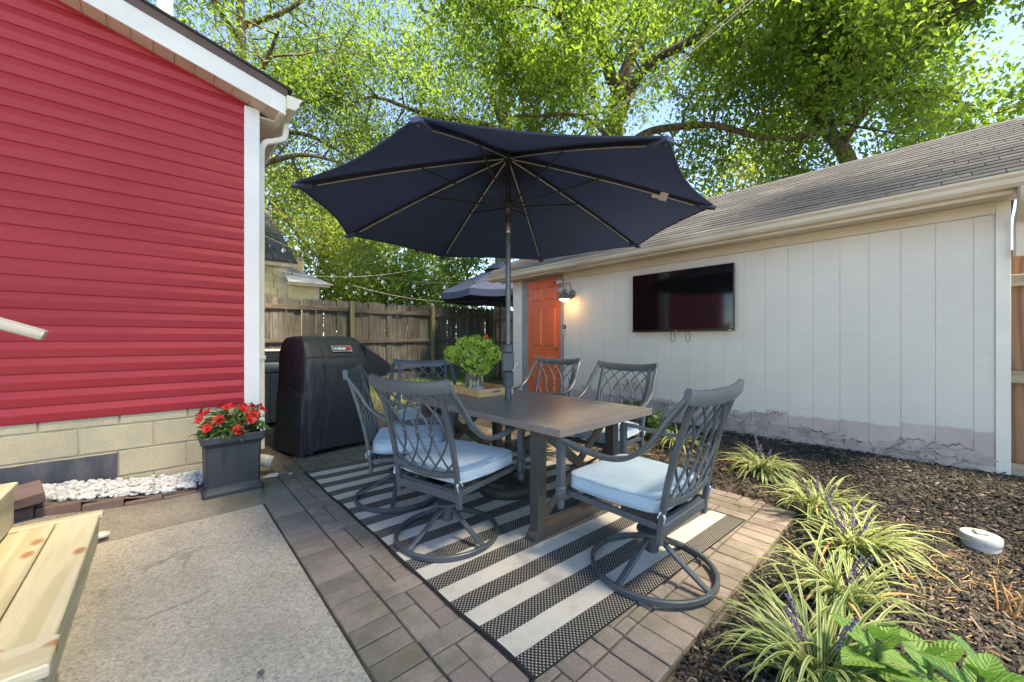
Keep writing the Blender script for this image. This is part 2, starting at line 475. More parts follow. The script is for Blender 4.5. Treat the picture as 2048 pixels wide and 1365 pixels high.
def m_wood(name, a, b, cdark, axis=1, ring=26, knots=True, var=.12, rough=.65, grey=None):
    """axis: index of the grain direction in object space"""
    q = NT(name)
    sc = [1, 1, 1]; sc[axis] = .09
    tc = q.new("ShaderNodeTexCoord").outputs["Object"]
    oi = q.new("ShaderNodeObjectInfo")
    off = q.new("ShaderNodeVectorMath", operation='MULTIPLY_ADD'); q.l(oi.outputs["Random"], off.inputs[0]); off.inputs[1].default_value = (13.7, 27.1, 9.3); q.l(tc, off.inputs[2])
    mp = q.new("ShaderNodeMapping"); q.l(off.outputs[0], mp.inputs[0]); mp.inputs["Scale"].default_value = sc
    v = mp.outputs[0]
    warp = q.noise(v, 5, 3)
    bands = q.math('SINE', q.math('MULTIPLY', q.math('ADD', q.noise(v, 5.5, 2, .4), q.math('MULTIPLY', warp, .25)), ring*3.2))
    c = q.ramp(q.math('MULTIPLY_ADD', bands, .5, .5), [(.1, b), (.75, a)])
    fine = q.noise(q.pos(tuple(x*(1 if i != axis else .3) for i, x in enumerate(sc)), True), 170, 3)
    c = q.mix(q.ramp(fine, [(.4, .35), (.6, 0.)]), c, b)
    if knots:
        vs_ = [1, 1, 1]; vs_[axis] = .5
        mp2 = q.new("ShaderNodeMapping"); q.l(off.outputs[0], mp2.inputs[0]); mp2.inputs["Scale"].default_value = vs_
        vo = q.new("ShaderNodeTexVoronoi", voronoi_dimensions='2D' if axis < 2 else '3D'); q.l(mp2.outputs[0], vo.inputs[0]); vo.inputs["Scale"].default_value = 4.5
        c = q.mix(q.ramp(vo.outputs["Distance"], [(.05, 1.), (.085, .7), (.12, 0.)]), c, cdark)
    if grey:
        c = q.mix(q.ramp(q.noise(q.pos(), 1.7, 6, .65), [(.4, 0.), (.65, .8)]), c, grey)
    q.base(q.val(c, q.rand(1-var, 1+var))); q.set(Roughness=rough)
    q.bump(q.math('ADD', q.math('MULTIPLY', bands, .3), fine), .35, .003)
    return q.m
M['pt_wood'] = m_wood("treated_pine", (.54, .495, .36), (.44, .395, .255), (.36, .19, .09), 1, 15, var=.06)
M['pt_wood_x'] = m_wood("treated_pine_cross", (.56, .515, .385), (.46, .41, .275), (.36, .19, .09), 0, 15, var=.06)
M['fence_wood'] = m_wood("weathered_cedar", (.125, .118, .104), (.058, .054, .047), (.03, .025, .02), 2, 13, var=.28, rough=.9, grey=(.045, .042, .032))
M['fence_wood_x'] = m_wood("weathered_rail", (.12, .105, .085), (.06, .052, .042), (.03, .025, .02), 0, 13, knots=False, var=.15, rough=.9, grey=(.035, .033, .027))
M['fence_post'] = m_wood("mossy_post", (.17, .16, .105), (.10, .10, .055), (.05, .05, .03), 2, 13, knots=False, var=.1, rough=.9)
M['cedar_new'] = m_wood("brown_cedar", (.30, .155, .085), (.19, .09, .05), (.07, .035, .02), 2, 13, var=.15, rough=.8)
M['rail_pale'] = m_wood("pale_rail", (.42, .35, .25), (.30, .24, .16), (.15, .09, .05), 1, 13, knots=False, var=.1, rough=.8)
M['handrail'] = m_wood("peeling_white_rail", (.46, .44, .40), (.28, .26, .22), (.06, .06, .05), 0, 13, var=.05, rough=.8)
M['tray_wood'] = m_wood("bamboo_tray", (.66, .42, .19), (.54, .32, .13), (.4, .2, .08), 0, 17, knots=False, var=.06, rough=.5)

def m_cushion():
    q = NT("blue_cushion_fabric"); v = q.pos()
    q.base(q.ramp(q.noise(v, 5, 5), [(.3, (.29, .405, .49)), (.7, (.36, .475, .56))]))
    q.set(Roughness=.95); q.b.inputs["Sheen Weight"].default_value = .25
    q.bump(q.math('ADD', q.math('MULTIPLY', q.noise(v, 700, 2), .35), q.noise(v, 14, 4)), .25, .006)
    return q.m
M['cushion'] = m_cushion()

def m_canopy():
    q = NT("navy_canvas"); v = q.pos()
    c = q.ramp(q.noise(v, 4, 5), [(.3, (.018, .026, .050)), (.7, (.025, .034, .062))])
    q.base(c); q.set(Roughness=.9)
    q.bump(q.noise(v, 500, 2), .12, .002)
    t = q.new("ShaderNodeBsdfTranslucent"); t.inputs[0].default_value = (.022, .031, .064, 1)
    mx = q.new("ShaderNodeMixShader"); mx.inputs[0].default_value = .3
    q.l(q.b.outputs[0], mx.inputs[1]); q.l(t.outputs[0], mx.inputs[2]); q.l(mx.outputs[0], q.out.inputs[0])
    return q.m
M['canopy'] = m_canopy()

def m_rug():
    q = NT("striped_rug"); uv = q.new("ShaderNodeTexCoord").outputs["UV"]
    x, y, _ = q.sep(uv)
    wob = q.noise(uv, 5, 3)
    yy = q.math('MULTIPLY_ADD', q.math('SUBTRACT', wob, .5), .006, y)
    st = q.math('FLOOR', q.math('MULTIPLY', yy, 27.0))
    white = q.math('MODULO', st, 2.0)
    su = q.math('SINE', q.math('MULTIPLY', x, 2*math.pi*100))
    sw = q.math('SINE', q.math('MULTIPLY', y, 2*math.pi*150))
    dots = q.ramp(q.math('MULTIPLY', su, sw), [(.30, 0.), (.42, 1.)])
    pos = q.pos()
    wc = q.ramp(q.noise(pos, 4.5, 7, .7), [(.28, (.36, .35, .33)), (.45, (.55, .525, .475)), (.7, (.62, .59, .53))])
    wc = q.mix(q.ramp(q.noise(pos, 38, 4, .7), [(.28, .6), (.38, 0.)]), wc, (.25, .23, .2))
    weave = q.math('MULTIPLY', q.math('SINE', q.math('MULTIPLY', x, 2*math.pi*220)), q.math('SINE', q.math('MULTIPLY', y, 2*math.pi*300)))
    wc = q.mix(q.ramp(weave, [(.3, .16), (.6, 0.)]), wc, (.3, .28, .25))
    dc = q.mix(dots, (.017, .016, .016), (.36, .34, .30))
    c = q.mix(white, dc, wc)
    edge = q.math('GREATER_THAN', q.math('ABSOLUTE', q.math('SUBTRACT', x, .5)), .4925)
    c = q.mix(edge, c, (.012, .012, .013))
    q.base(c); q.set(Roughness=.95)
    q.bump(q.math('ADD', q.math('MULTIPLY', su, sw), weave), .4, .003)
    return q.m
M['rug'] = m_rug()

def m_garage():
    q = NT("garage_siding_paint"); v = q.pos()
    x, y, z = q.sep(v)
    wh = q.ramp(q.noise(v, 1.3, 6), [(.3, (.59, .555, .495)), (.7, (.645, .61, .545))])
    wh = q.mix(q.ramp(q.noise(q.pos((1, .05, 1)), 60, 3), [(.38, .12), (.5, 0.)]), wh, (.42, .40, .36))
    pk = q.ramp(q.noise(v, 4, 6), [(.3, (.44, .345, .32)), (.7, (.54, .45, .415))])
    # primer band near the ground, its edge stepped from panel to panel by the roller
    oi = q.new("ShaderNodeObjectInfo")
    e = q.math('ADD', q.math('MULTIPLY_ADD', oi.outputs["Random"], .13, .36), q.math('MULTIPLY', q.noise(q.pos((1, 1, .2)), 16, 5, .7), .06))
    k = q.new("ShaderNodeMath", operation='MULTIPLY_ADD', use_clamp=True)
    q.l(q.math('SUBTRACT', e, z), k.inputs[0]); k.inputs[1].default_value = 70; k.inputs[2].default_value = .5
    c = q.mix(k.outputs[0], wh, pk)
    c = q.mix(q.ramp(q.noise(v, 70, 2, .8), [(.24, .8), (.28, 0.)]), c, (.25, .22, .19))
    q.base(c); q.set(Roughness=.72)
    q.bump(q.noise(q.pos((1, .12, 1.6)), 90, 4), .28, .004)
    return q.m
M['garage'] = m_garage()
def m_peel():
    q = NT("delaminated_siding"); v = q.pos()
    x, y, z = q.sep(v)
    c = q.ramp(q.noise(v, 6, 6), [(.3, (.42, .33, .31)), (.55, (.52, .43, .40)), (.75, (.60, .53, .49))])
    c = q.mix(q.ramp(q.noise(v, 22, 5, .75), [(.32, .85), (.42, 0.)]), c, (.16, .11, .095))
    q.base(c); q.set(Roughness=.9)
    q.bump(q.noise(q.pos((1, .35, 1)), 45, 6, .7), .9, .012)
    return q.m
M['peel'] = m_peel()
M['torn'] = std("fibre_and_shade", [(.3, (.05, .032, .026)), (.7, (.16, .105, .085))], 60, .95)  # dark torn fibre, its colour also stands in for the weak shadow gap

def m_shingle():
    q = NT("grey_shingle"); v = q.pos()
    r = q.rand(0, 1)
    c = q.ramp(r, [(0, (.030, .034, .045)), (.5, (.043, .048, .062)), (.85, (.055, .060, .074)), (1, (.08, .084, .094))])
    c = q.mix(q.ramp(q.noise(v, 260, 2, .8), [(.42, .5), (.55, 0.)]), c, (.05, .05, .054))
    c = q.mix(q.ramp(q.noise(v, 3, 6, .65), [(.52, 0.), (.72, .28)]), c, (.15, .15, .15))
    q.base(c); q.set(Roughness=.95); q.bump(q.noise(v, 300, 3), .5, .003)
    return q.m
M['shingle'] = m_shingle()

def m_screen():
    q = NT("tv_screen"); q.base((.004, .004, .004)); q.set(Roughness=.07)
    q.b.inputs["Specular IOR Level"].default_value = .5
    return q.m
M['screen'] = m_screen()
def m_glass():
    q = NT("clear_glass"); q.base((.96, .98, .97)); q.set(Roughness=.02)
    q.b.inputs["Transmission Weight"].default_value = 1.0; q.b.inputs["IOR"].default_value = 1.45
    return q.m
M['glass'] = m_glass()
def m_emit(name, col, st):
    q = NT(name); q.base(col)
    q.b.inputs["Emission Color"].default_value = (*col, 1); q.b.inputs["Emission Strength"].default_value = st
    return q.m
M['bulb_lit'] = m_emit("lamp_lens_lit", (1.0, .62, .25), 2.6)
def m_cover():
    q = NT("grill_cover_vinyl"); v = q.pos()
    q.base(q.ramp(q.noise(v, 4, 5), [(.3, (.018, .020, .026)), (.7, (.028, .031, .038))]))
    q.set(Roughness=q.math('MULTIPLY_ADD', q.noise(v, 9, 4), .2, .38))
    q.bump(q.math('ADD', q.noise(q.pos((1.6, 1.6, .7)), 7, 5), q.math('MULTIPLY', q.noise(v, 260, 2), .08)), .7, .03)
    return q.m
M['cover'] = m_cover()
M['patch_black'] = std("patch_black", two((.012, .012, .012)), 20, .6)
M['patch_white'] = std("patch_white", two((.75, .75, .73)), 20, .6)
M['patch_red'] = std("patch_red", two((.55, .02, .03)), 20, .6)
M['galv'] = std("galvanized_lamp", two((.20, .175, .155)), 16, .45, metal=.6)
M['brass'] = std("brass_knob", two((.6, .45, .22)), 16, .3, metal=1.0)
# ================================================================ GROUND
def g(x, y):
    """height of the soil"""
    z = -0.035
    bed = sst((x-3.1)/1.5)*.17 if x > 3.1 else 0
    back = sst((y-4.5)/3.6)*.25 if y > 4.5 else 0
    house = sst((y-3.3)/.6)*(.05+.10*sst((-x)/.9)) if (x < .62 and y > 3.3) else 0
    near = .03*sst((.62-y)/.1) if y < .62 and x > .8 else 0
    side = .03*sst((x-3.3)/.1) if x > 3.3 else 0
    return z + max(bed+max(near, side), back+max(0, side), house, near)

def axis_lines(a, b, step, far):
    mid = list(np.arange(a, b+1e-6, step))
    lo = [a-d for d in (0.6, 1.6, 4, 10, 30, 90, far)][::-1]
    hi = [b+d for d in (0.6, 1.6, 4, 10, 30, 90, far)]
    return lo+mid+hi
gx = axis_lines(-2.5, 11, .09, 500); gy = axis_lines(-2.5, 12, .09, 500)
gv = np.array([(x, y, g(x, y) + (.012*math.sin(x*7.3+y*3.1)*math.sin(y*6.1-x*2.2) if (x > 3.4 or y < .5 or y > 4.8) else 0)) for x in gx for y in gy])
ny = len(gy)
gf = np.array([(i*ny+j, (i+1)*ny+j, (i+1)*ny+j+1, i*ny+j+1) for i in range(len(gx)-1) for j in range(ny-1)])
cx = gv[gf].mean(axis=1)
isbed = ((cx[:, 0] > 3.3) & (cx[:, 0] < 4.9) & (cx[:, 1] < 4.4)) | ((cx[:, 1] < .66) & (cx[:, 0] > .8))
o = link("ground", np_mesh("ground", gv, gf, [M['dirt'], M['soil']], isbed.astype(int), True)); tag(o, kind="structure")

b = MB(); b.box(-11, .9, -13, -1.21, -.12, -.006)  # unseen concrete added behind the camera to bounce sunlight onto walls and umbrella
tag(b.build("added_bounce_slab", M['concrete']), kind="structure")
b = MB(); b.box(-2.6, .548, -1.2, 3.33, -.12, 0.0, bev=.006)
tag(b.build("concrete_slab", M['concrete']), kind="structure")
# older, stained strip between slab and gravel, rising towards the house corner
b = MB(); n = 30; vs_ = []; fs_ = []
for i in range(n+1):
    x = -2.2 + (2.78)*i/n
    for y in (3.338, 3.5, 3.66, 3.82):
        vs_.append((x, y, -.004 + (.05+.10*sst((-x)/.9))*sst((y-3.3)/.7)*.9))
for i in range(n):
    for k in range(3): fs_.append((i*4+k, (i+1)*4+k, (i+1)*4+k+1, i*4+k+1))
b.add(vs_, fs_); tag(b.build("concrete_strip", M['concrete_old'], smooth=True), kind="structure")

# ---- brick paving: every visible paver is a piece of the patio
bed_ = MB(); bed_.box(.556, 3.36, .662, 4.52, -.10, -.016)
patio = bed_.build("brick_patio", M['dirt']); tag(patio, kind="structure")
def paver_mesh(l, w):
    q = MB(); c = .004; j = .0035
    q.box(-l/2+j, l/2-j, -w/2+j, w/2-j, -.05, 0, bev=c)
    return q.mesh("paver", M['paver'])
PM = {}
PL = []
def paver(x, y, l, w): PL.append((x*x+y*y, x, y, l, w))
def lay(x, y, l, w):
    k = (round(l, 3), round(w, 3))
    if k not in PM: PM[k] = paver_mesh(l, w)
    link("paver", PM[k], patio, (x, y, rnd.uniform(-.006, 0)), (rnd.uniform(-.012, .012), rnd.uniform(-.012, .012), rnd.uniform(-.008, .008)))
RUG = [(.962, .958), (2.864, .866), (2.851, 3.786), (.949, 3.878)]
def hidden(x0, x1, y0, y1):
    return x0 > .99 and x1 < 2.83 and y0 > .98 and y1 < 3.77
m_ = .107
y = .664
for i in range(35): paver(.655, y+m_*(i+.5), .196, m_)
for i in range(24): paver(.757+.106*(i+.5), .763, .106, .196)
for cxi in range(12):
    x0 = .757+2*m_*cxi
    for r in range(-1, 9):
        y0 = .866+4*m_*r+(.16*cxi) % (4*m_)-(0 if cxi == 0 else 0)
        for (dx, dy, l, w) in ((1, .5, 2, 1), (.5, 2, 1, 2), (.5, 3.5, 1, 1), (1.5, 1.5, 1, 1), (1.5, 3, 1, 2)):
            X, Y, l, w = x0+dx*m_, y0+dy*m_, l*m_, w*m_
            ya, yb = max(Y-w/2, .864), min(Y+w/2, 4.42)
            if yb-ya < .03 or hidden(X-l/2, X+l/2, ya, yb): continue
            paver(X, (ya+yb)/2, l, yb-ya)

PL.sort(); rest = MB()
for i, (_, x, y, l, w) in enumerate(PL):
    if i < 297: lay(x, y, l, w)
    else: rest.box(x-l/2+.004, x+l/2-.004, y-w/2+.004, y+w/2-.004, -.05, rnd.uniform(-.006, 0), bev=.004)
if rest.v: tag(rest.build("far_pavers", M['paver'], patio), kind="stuff")

# ---- white stones along the house, held by a row of edging bricks
def pebble_cloud(name, pts, smin, smax, mat, seed, flat=.55):
    r = np.random.default_rng(seed)
    ico = MB(); ico.ball((0, 0, 0), 1, 7, 4)
    bv = np.array(ico.v); quads = [f for f in ico.f if len(f) == 4]
    bf = np.array(quads); nv = len(bv)
    V, F = [], []
    for i, (x, y, z) in enumerate(pts):
        s = r.uniform(smin, smax)
        q = bv*np.array([r.uniform(.75, 1.3), r.uniform(.6, .95), r.uniform(flat*.7, flat*1.3)])*s
        q = q*(1+.22*np.sin(bv@r.normal(0, 2.2, 3)+r.uniform(0, 6)))[:, None]
        a, c = r.uniform(0, 6.28), r.uniform(-.5, .5)
        ca, sa = math.cos(a), math.sin(a)
        Rm = np.array([[ca, -sa, 0], [sa, ca, 0], [0, 0, 1]]) @ np.array([[1, 0, 0], [0, math.cos(c), -math.sin(c)], [0, math.sin(c), math.cos(c)]])
        V.append(q@Rm.T+np.array([x, y, z])); F.append(bf+i*nv)
    return link(name, np_mesh(name, np.concatenate(V), np.concatenate(F), mat, None, True))
def gz(x): return .075+.095*sst((-x+.1)/.8)
pts = []
for i in range(2300):
    x = rng.uniform(-1.5, .5); y = rng.uniform(3.87, 4.27)
    pts.append((x, y, gz(x)+rng.uniform(-.012, .012)))
o = pebble_cloud("white_gravel", pts, .012, .026, M['gravel'], 3)
tag(o, "loose white and grey stones filling the strip along the house foundation", "gravel", kind="stuff")
b = MB(); vs_ = []; fs_ = []
for i in range(23):
    x = -1.6+i*.1
    vs_ += [(x, 3.84, gz(x)-.02), (x, 4.30, gz(x)-.02)]
for i in range(22): fs_.append((2*i, 2*i+2, 2*i+3, 2*i+1))
b.add(vs_, fs_); tag(b.build("gravel_bed", M['dirt']), kind="structure")
b = MB(); b.box(-.098, .098, -.03, .03, -.06, .012, bev=.006); em = b.mesh("edging_brick", M['red_stone'])
ed = empty("brick_edging", (-.5, 3.84, 0), 0, "low row of brown edging bricks holding back the white gravel", "edging")
for i in range(10):
    x = -1.3+.2*i
    link("edging_brick", em, ed, (x+.5, rnd.uniform(-.006, .006), gz(x)-.034+rnd.uniform(-.008, .004)), (rnd.uniform(-.06, .06), rnd.uniform(-.03, .03), rnd.uniform(-.03, .03)))

# loose chips of stone lying about near planter and grill
for i, (x, y, s, lb) in enumerate([(.70, 3.98, .05, "pale broken stone beside the planter, next to the hose end"), (.80, 4.08, .022, "small white stone on the dirt between planter and grill"),
                                   (.86, 3.93, .026, "white stone chip in the crack before the covered grill"), (-.26, 3.36, .03, "pale stone chip in the slab joint by the wooden step")]):
    q = MB(); q.ball((0, 0, 0), 1, 8, 5)
    for j in range(len(q.v)):
        a, c, d = q.v[j]; k = 1+.3*math.sin(a*3+i)+.2*math.cos(c*4-i)
        q.v[j] = (a*k*s*1.3, c*k*s*.8, d*k*s*.5)
    o = q.build("loose_stone", M['gravel'], smooth=True); o.location = (x, y, .02+g(x, y)+(.05 if y < 3.5 else 0.0)); tag(o, lb, "stone", "loose stones")
# ribbed pale hose end poking out behind the planter
b = MB(); path = bez([(.58, 4.08, .13), (.66, 4.07, .125), (.73, 4.04, .10)], 8)
rad = [.05+.005*(i % 2) for i in range(len(path))]
b.tube(path, .05, 14, radii=rad)
tag(b.build("drain_hose", M['hose'], smooth=True), "ribbed ivory drain hose end sticking out beside the planter", "hose")

# ---- bark mulch over the beds
def bed_ok(x, y):
    return (x > 3.36+.12*math.sin(y*4) and x < 4.74 and y < 4.05) or (y < .64+.03*math.sin(x*9) and x > .95 and x < 4.74)
N = 44000; k = 0; C = []
while len(C) < N:
    x = rng.uniform(1.0, 4.76); y = rng.uniform(-1.3, 4.05)
    if rng.random() < .35: x = rng.uniform(1.0, 4.76); y = rng.uniform(-.8, .7)
    if bed_ok(x, y): C.append((x, y, g(x, y)+rng.uniform(.0, .022)))
C = np.array(C)
L = rng.gamma(2.2, .0055, N)+.005; W = rng.uniform(.0018, .0052, N)+L*.05; T = rng.uniform(.0012, .004, N)
yaw = rng.uniform(0, 6.28, N); pit = rng.normal(0, .28, N); rol = rng.normal(0, .4, N)
ax = np.stack([np.cos(yaw)*np.cos(pit), np.sin(yaw)*np.cos(pit), np.sin(pit)], 1)
ay = np.stack([-np.sin(yaw), np.cos(yaw), rol], 1); ay /= np.linalg.norm(ay, axis=1)[:, None]
az = np.cross(ax, ay)
cs = [(-1, -1, -1), (1, -.6, -1), (1, .6, -1), (-1, 1, -1), (-.9, -.9, 1), (.8, -.5, 1), (1, .5, 1), (-1, .8, 1)]
V = np.stack([C+ax*(L*a)[:, None]+ay*(W*c)[:, None]+az*(T*d)[:, None] for a, c, d in cs], 1).reshape(-1, 3)
bf = np.array([(4, 5, 6, 7), (0, 1, 5, 4), (1, 2, 6, 5), (2, 3, 7, 6), (3, 0, 4, 7)])
F = (bf[None]+(np.arange(N)*8)[:, None, None]).reshape(-1, 4)
o = link("bark_mulch", np_mesh("bark_mulch", V, F, M['mulch']))
tag(o, "black shredded bark mulch covering the planting beds", "mulch", kind="stuff")
# small pebbles and crumbs in the joint between paving and bed
pts = [(rng.uniform(1.2, 2.7), rng.uniform(.56, .66), .005) for i in range(24)]+[(rng.uniform(3.3, 3.75), rng.uniform(.6, 2.4), .01+g(3.5, 1)) for i in range(16)]+[(rng.uniform(.6, 1.2), rng.uniform(3.9, 4.4), .0) for i in range(18)]
tag(pebble_cloud("bed_pebbles", pts, .004, .010, M['paver'], 9), "small pebbles scattered along the paving edge", "pebbles", kind="stuff")
# a fallen leaf or two
for i, (x, y, z, c, lb) in enumerate([(3.66, 1.27, .05, 'straw', "curled brown dead leaf on the mulch beside the lily turf"), (.26, 1.62, .004, 'red_stone', "tiny dark red leaf fallen on the concrete slab")]):
    q = MB(); s = .05 if i == 0 else .018
    vv = [(-s, 0, .3*s), (-.3*s, .5*s, .1*s), (.5*s, .45*s, .3*s), (s, 0, 0), (.5*s, -.5*s, .35*s), (-.3*s, -.55*s, .25*s), (0, 0, 0)]
    q.add(vv, [(6, 0, 5), (6, 5, 4), (6, 4, 3), (6, 3, 2), (6, 2, 1), (6, 1, 0)])
    o = q.build("fallen_leaf", M[c]); o.location = (x, y, z+.01); o.rotation_euler = (0, 0, 1+i); tag(o, lb, "leaf")

# lawn between patio and back fence
NB = 16000
gxp = rng.uniform(1.7, 6.6, NB); gyp = 6.0+rng.random(NB)**.8*2.5
hz = rng.uniform(.03, .09, NB); yw = rng.uniform(0, 6.28, NB); ln = rng.normal(0, .03, (NB, 2))
gzp = np.array([g(a, c) for a, c in zip(gxp, gyp)])
P0 = np.stack([gxp, gyp, gzp], 1); wv = np.stack([np.cos(yw), np.sin(yw), 0*yw], 1)*.004
tip = P0+np.concatenate([ln, hz[:, None]], 1)
V = np.stack([P0-wv, P0+wv, tip], 1).reshape(-1, 3)
o = link("lawn_grass", np_mesh("lawn_grass", V, np.arange(NB*3).reshape(-1, 3), M['grass']))
tag(o, "bright green lawn grass before the back fence", "grass", kind="stuff")
# ================================================================ RED HOUSE
YW = 4.29
house = empty("red_house", (-.9, 6.2, 0), 0, "red vinyl sided house with white trim and block foundation", "house")
def hz_soffit(x): return 3.376+.25*(.559-x)
# siding boards (Dutch lap): each course one piece
EXP = .115
zb = .62
k = 0
while zb < 4.3:
    zt = zb+EXP
    def right_end(z):   # where the rake cuts the course
        return min(.557, .559-(z-3.376)/.25) if z > 3.376 else .557
    x1b, x1t = right_end(zb), right_end(zt)
    if x1b < -3.0: break
    x1t = max(x1t, -3.0)
    prof = [(0.0, .003), (-.0145, .0), (-.016, .004), (-.026, .057), (-.024, .066), (-.002, EXP+.012), (.004, EXP+.012)]  # (y offset, z)
    vs_ = []
    for (dy, dz) in prof:
        t = min(1, dz/EXP); vs_.append((-3.0, YW+dy, zb+dz))
    for (dy, dz) in prof:
        t = min(1, dz/EXP); vs_.append((x1b+(x1t-x1b)*t, YW+dy, zb+dz))
    n = len(prof)
    b = MB(); b.add(vs_, [tuple(range(n)), tuple(range(2*n-1, n-1, -1))]+[(i, i+n, (i+1) % n+n, (i+1) % n) for i in range(n)])
    b.build("siding_board", M['siding'], house, True)
    zb += EXP; k += 1
b = MB()
b.prism([(-3.0, YW+.006, .6), (.6, YW+.006, .6), (.66, YW+.006, 3.36), (-3.0, YW+.006, 4.24)], (0, .1, 0))
b.box(.58, .668, YW+.1, 8.1, .6, 3.30)
b.build("wall", M['siding'], house, True)
b = MB(); b.box(.553, .672, YW-.028, YW+.09, .60, 3.352, bev=.003); b.build("corner_trim", M['white_trim'], house, True)
# foundation blocks
b = MB(); b.box(-3, .66, YW+.012, YW+.3, -.2, .615); b.box(.5, .655, YW+.3, 8.1, -.2, .6)
fnd = b.build("foundation", M['mortar'], house, True)
rows = [(.541, .618, -.25), (.339, .541, -.055), (.136, .339, .148), (-.067, .136, -.055)]
for z0, z1, ph in rows:
    kk = -8
    while True:
        x0 = ph+.408*kk; x1 = x0+.408; kk += 1
        if x0 > .66: break
        x1 = min(x1, .664)
        if x1 < -3: continue
        j = .006
        q = MB(); q.box(x0+j, x1-j, YW+.002, YW+.02, z0+j, z1-j, bev=.004)
        q.build("block", M['block'], fnd, True)
b = MB(); n = 26; vs_ = []
for i in range(n):
    x = -1.5+1.24*i/(n-1)
    vs_.append((x, YW-.004, .328+rnd.uniform(-.004, .002)))
b.add([(-1.5, YW-.004, .05), (-.262, YW-.004, .05)]+vs_[::-1], [tuple(range(n+2))]); b.build("tar_patch", M['tar'], fnd, True)
# rake: soffit panels, fascia, drip edge, roof
YR = 4.08
def rake_pt(x, y, dz): return (x, y, hz_soffit(x)+dz)
x = .838
while x > -2.9:
    w = .128
    q = MB(); q.prism([rake_pt(x, YR+.012, 0), rake_pt(x-w+.004, YR+.012, 0), rake_pt(x-w+.004, YW+.02, 0), rake_pt(x, YW+.02, 0)], (0, 0, .012))
    q.build("soffit_panel", M['soffit'], house, True); x -= w
b = MB(); b.prism([rake_pt(.85, YR, -.006), rake_pt(-3, YR, -.006), rake_pt(-3, YR, .178), rake_pt(.85, YR, .178)], (0, .016, 0)); b.build("rake_fascia", M['white_trim'], house, True)
b = MB(); b.prism([rake_pt(.862, YR-.012, .165), rake_pt(-3, YR-.012, .165), rake_pt(-3, YR-.012, .232), rake_pt(.862, YR-.012, .232)], (0, .03, 0)); b.build("drip_edge", M['brown_metal'], house, True)
b = MB(); b.prism([rake_pt(.90, YR-.03, .233), rake_pt(-3, YR-.03, .233), rake_pt(-3, YR-.03, .25), rake_pt(.90, YR-.03, .25)], (0, 4.4, 0)); b.build("roof", M['black_shingle'], house, True)
b = MB(); b.prism([rake_pt(.575, YW-.03, -.02), rake_pt(-3, YW-.03, -.02), rake_pt(-3, YW-.03, -.001), rake_pt(.575, YW-.03, -.001)], (0, .03, 0)); b.build("frieze_channel", M['siding'], house, True)
# eave: soffit slats, fascia, gutter
b = MB(); zs = hz_soffit(.838)
for i in range(40):
    b.box(.672, .80, 4.30+.1*i, 4.394+.1*i, zs-.004, zs+.01)
b.build("eave_soffit", M['offwhite'], house, True)
b = MB(); b.box(.80, .846, 4.10, 8.3, zs-.008, zs+.17); b.build("eave_fascia", M['offwhite'], house, True)
b = MB()
b.prism([(.852, 4.03, zs+.035), (.915, 4.03, zs+.035), (.945, 4.03, zs+.07), (.958, 4.03, zs+.125), (.975, 4.03, zs+.14), (.975, 4.03, zs+.155), (.852, 4.03, zs+.155)], (0, 4.3, 0))
b.build("gutter", M['offwhite'], house, True)
b = MB()
path = bez([(.905, 4.36, zs+.04), (.905, 4.36, zs-.05), (.885, 4.365, zs-.115), (.80, 4.37, zs-.165), (.735, 4.375, zs-.20), (.706, 4.38, zs-.28), (.704, 4.38, zs-.5), (.704, 4.38, .16)], 6)
b.bar(path, .05, .062, (0, 1, 0), ch=.18); b.build("downspout", M['offwhite'], house, True, True)
b = MB(); b.box(.674, .735, 4.338, 4.42, 1.02, 1.05); b.build("downspout_bracket", M['offwhite'], house, True)
b = MB(); b.tube([(.02, 6.3, 3.4), (.02, 6.3, 5.35)], .075, 16); b.build("vent_pipe", M['vent_pipe'], house, True, True)

# ---------------------------------------------------------------- wooden steps, new treated pine
st = empty("wooden_steps", (-.5, 2.7, 0), 0, "new pale treated pine steps at the edge of the concrete slab", "steps")
EX = -.277
def board(name, x0, x1, y0, y1, z0, z1, mat, parent=st):
    c = Vector(((x0+x1)/2, (y0+y1)/2, (z0+z1)/2))
    q = MB(); q.box(x0-c.x, x1-c.x, y0-c.y, y1-c.y, z0-c.z, z1-c.z, bev=.005)
    o = q.build(name, mat, parent); o.location = c-root_of(parent).location
    return o
T = .17
board("tread_board", EX-.166, EX, 2.06, 3.335, T-.036, T, M['pt_wood'])
board("tread_board", EX-.338, EX-.172, 2.06, 3.335, T-.036, T-.002, M['pt_wood'])
board("end_board", EX-.60, EX+.012, 3.338, 3.40, T-.03, T+.006, M['pt_wood_x'])
board("end_board", EX-.60, EX+.012, 1.88, 2.055, T-.03, T+.012, M['pt_wood_x'])
board("riser_board", EX-.042, EX-.006, 1.90, 3.38, .002, T-.038, M['pt_wood'])
board("tread_board", EX-.75, EX-.342, 2.06, 3.335, T-.036, T-.003, M['pt_wood'])
board("riser_board", -.655, -.612, 1.5, 3.44, T+.006, T+.20, M['pt_wood'])
board("tread_board", -.80, -.60, 1.5, 3.46, T+.202, T+.24, M['pt_wood'])
board("tread_board", -1.0, -.806, 1.5, 3.46, T+.202, T+.24, M['pt_wood'])
board("stringer", -1.0, -.66, 3.38, 3.42, .02, T+.20, M['pt_wood_x'])
# dark red edging stone leaning behind the steps
b = MB(); b.box(-.10, .10, -.09, .09, -.035, .035, bev=.006)
o = b.build("edging_stone", M['red_stone']); o.location = (-.66, 3.80, .235); o.rotation_euler = (R(14), R(-8), R(12))
tag(o, "dark red paving stone lying on the gravel behind the wooden steps", "stone")
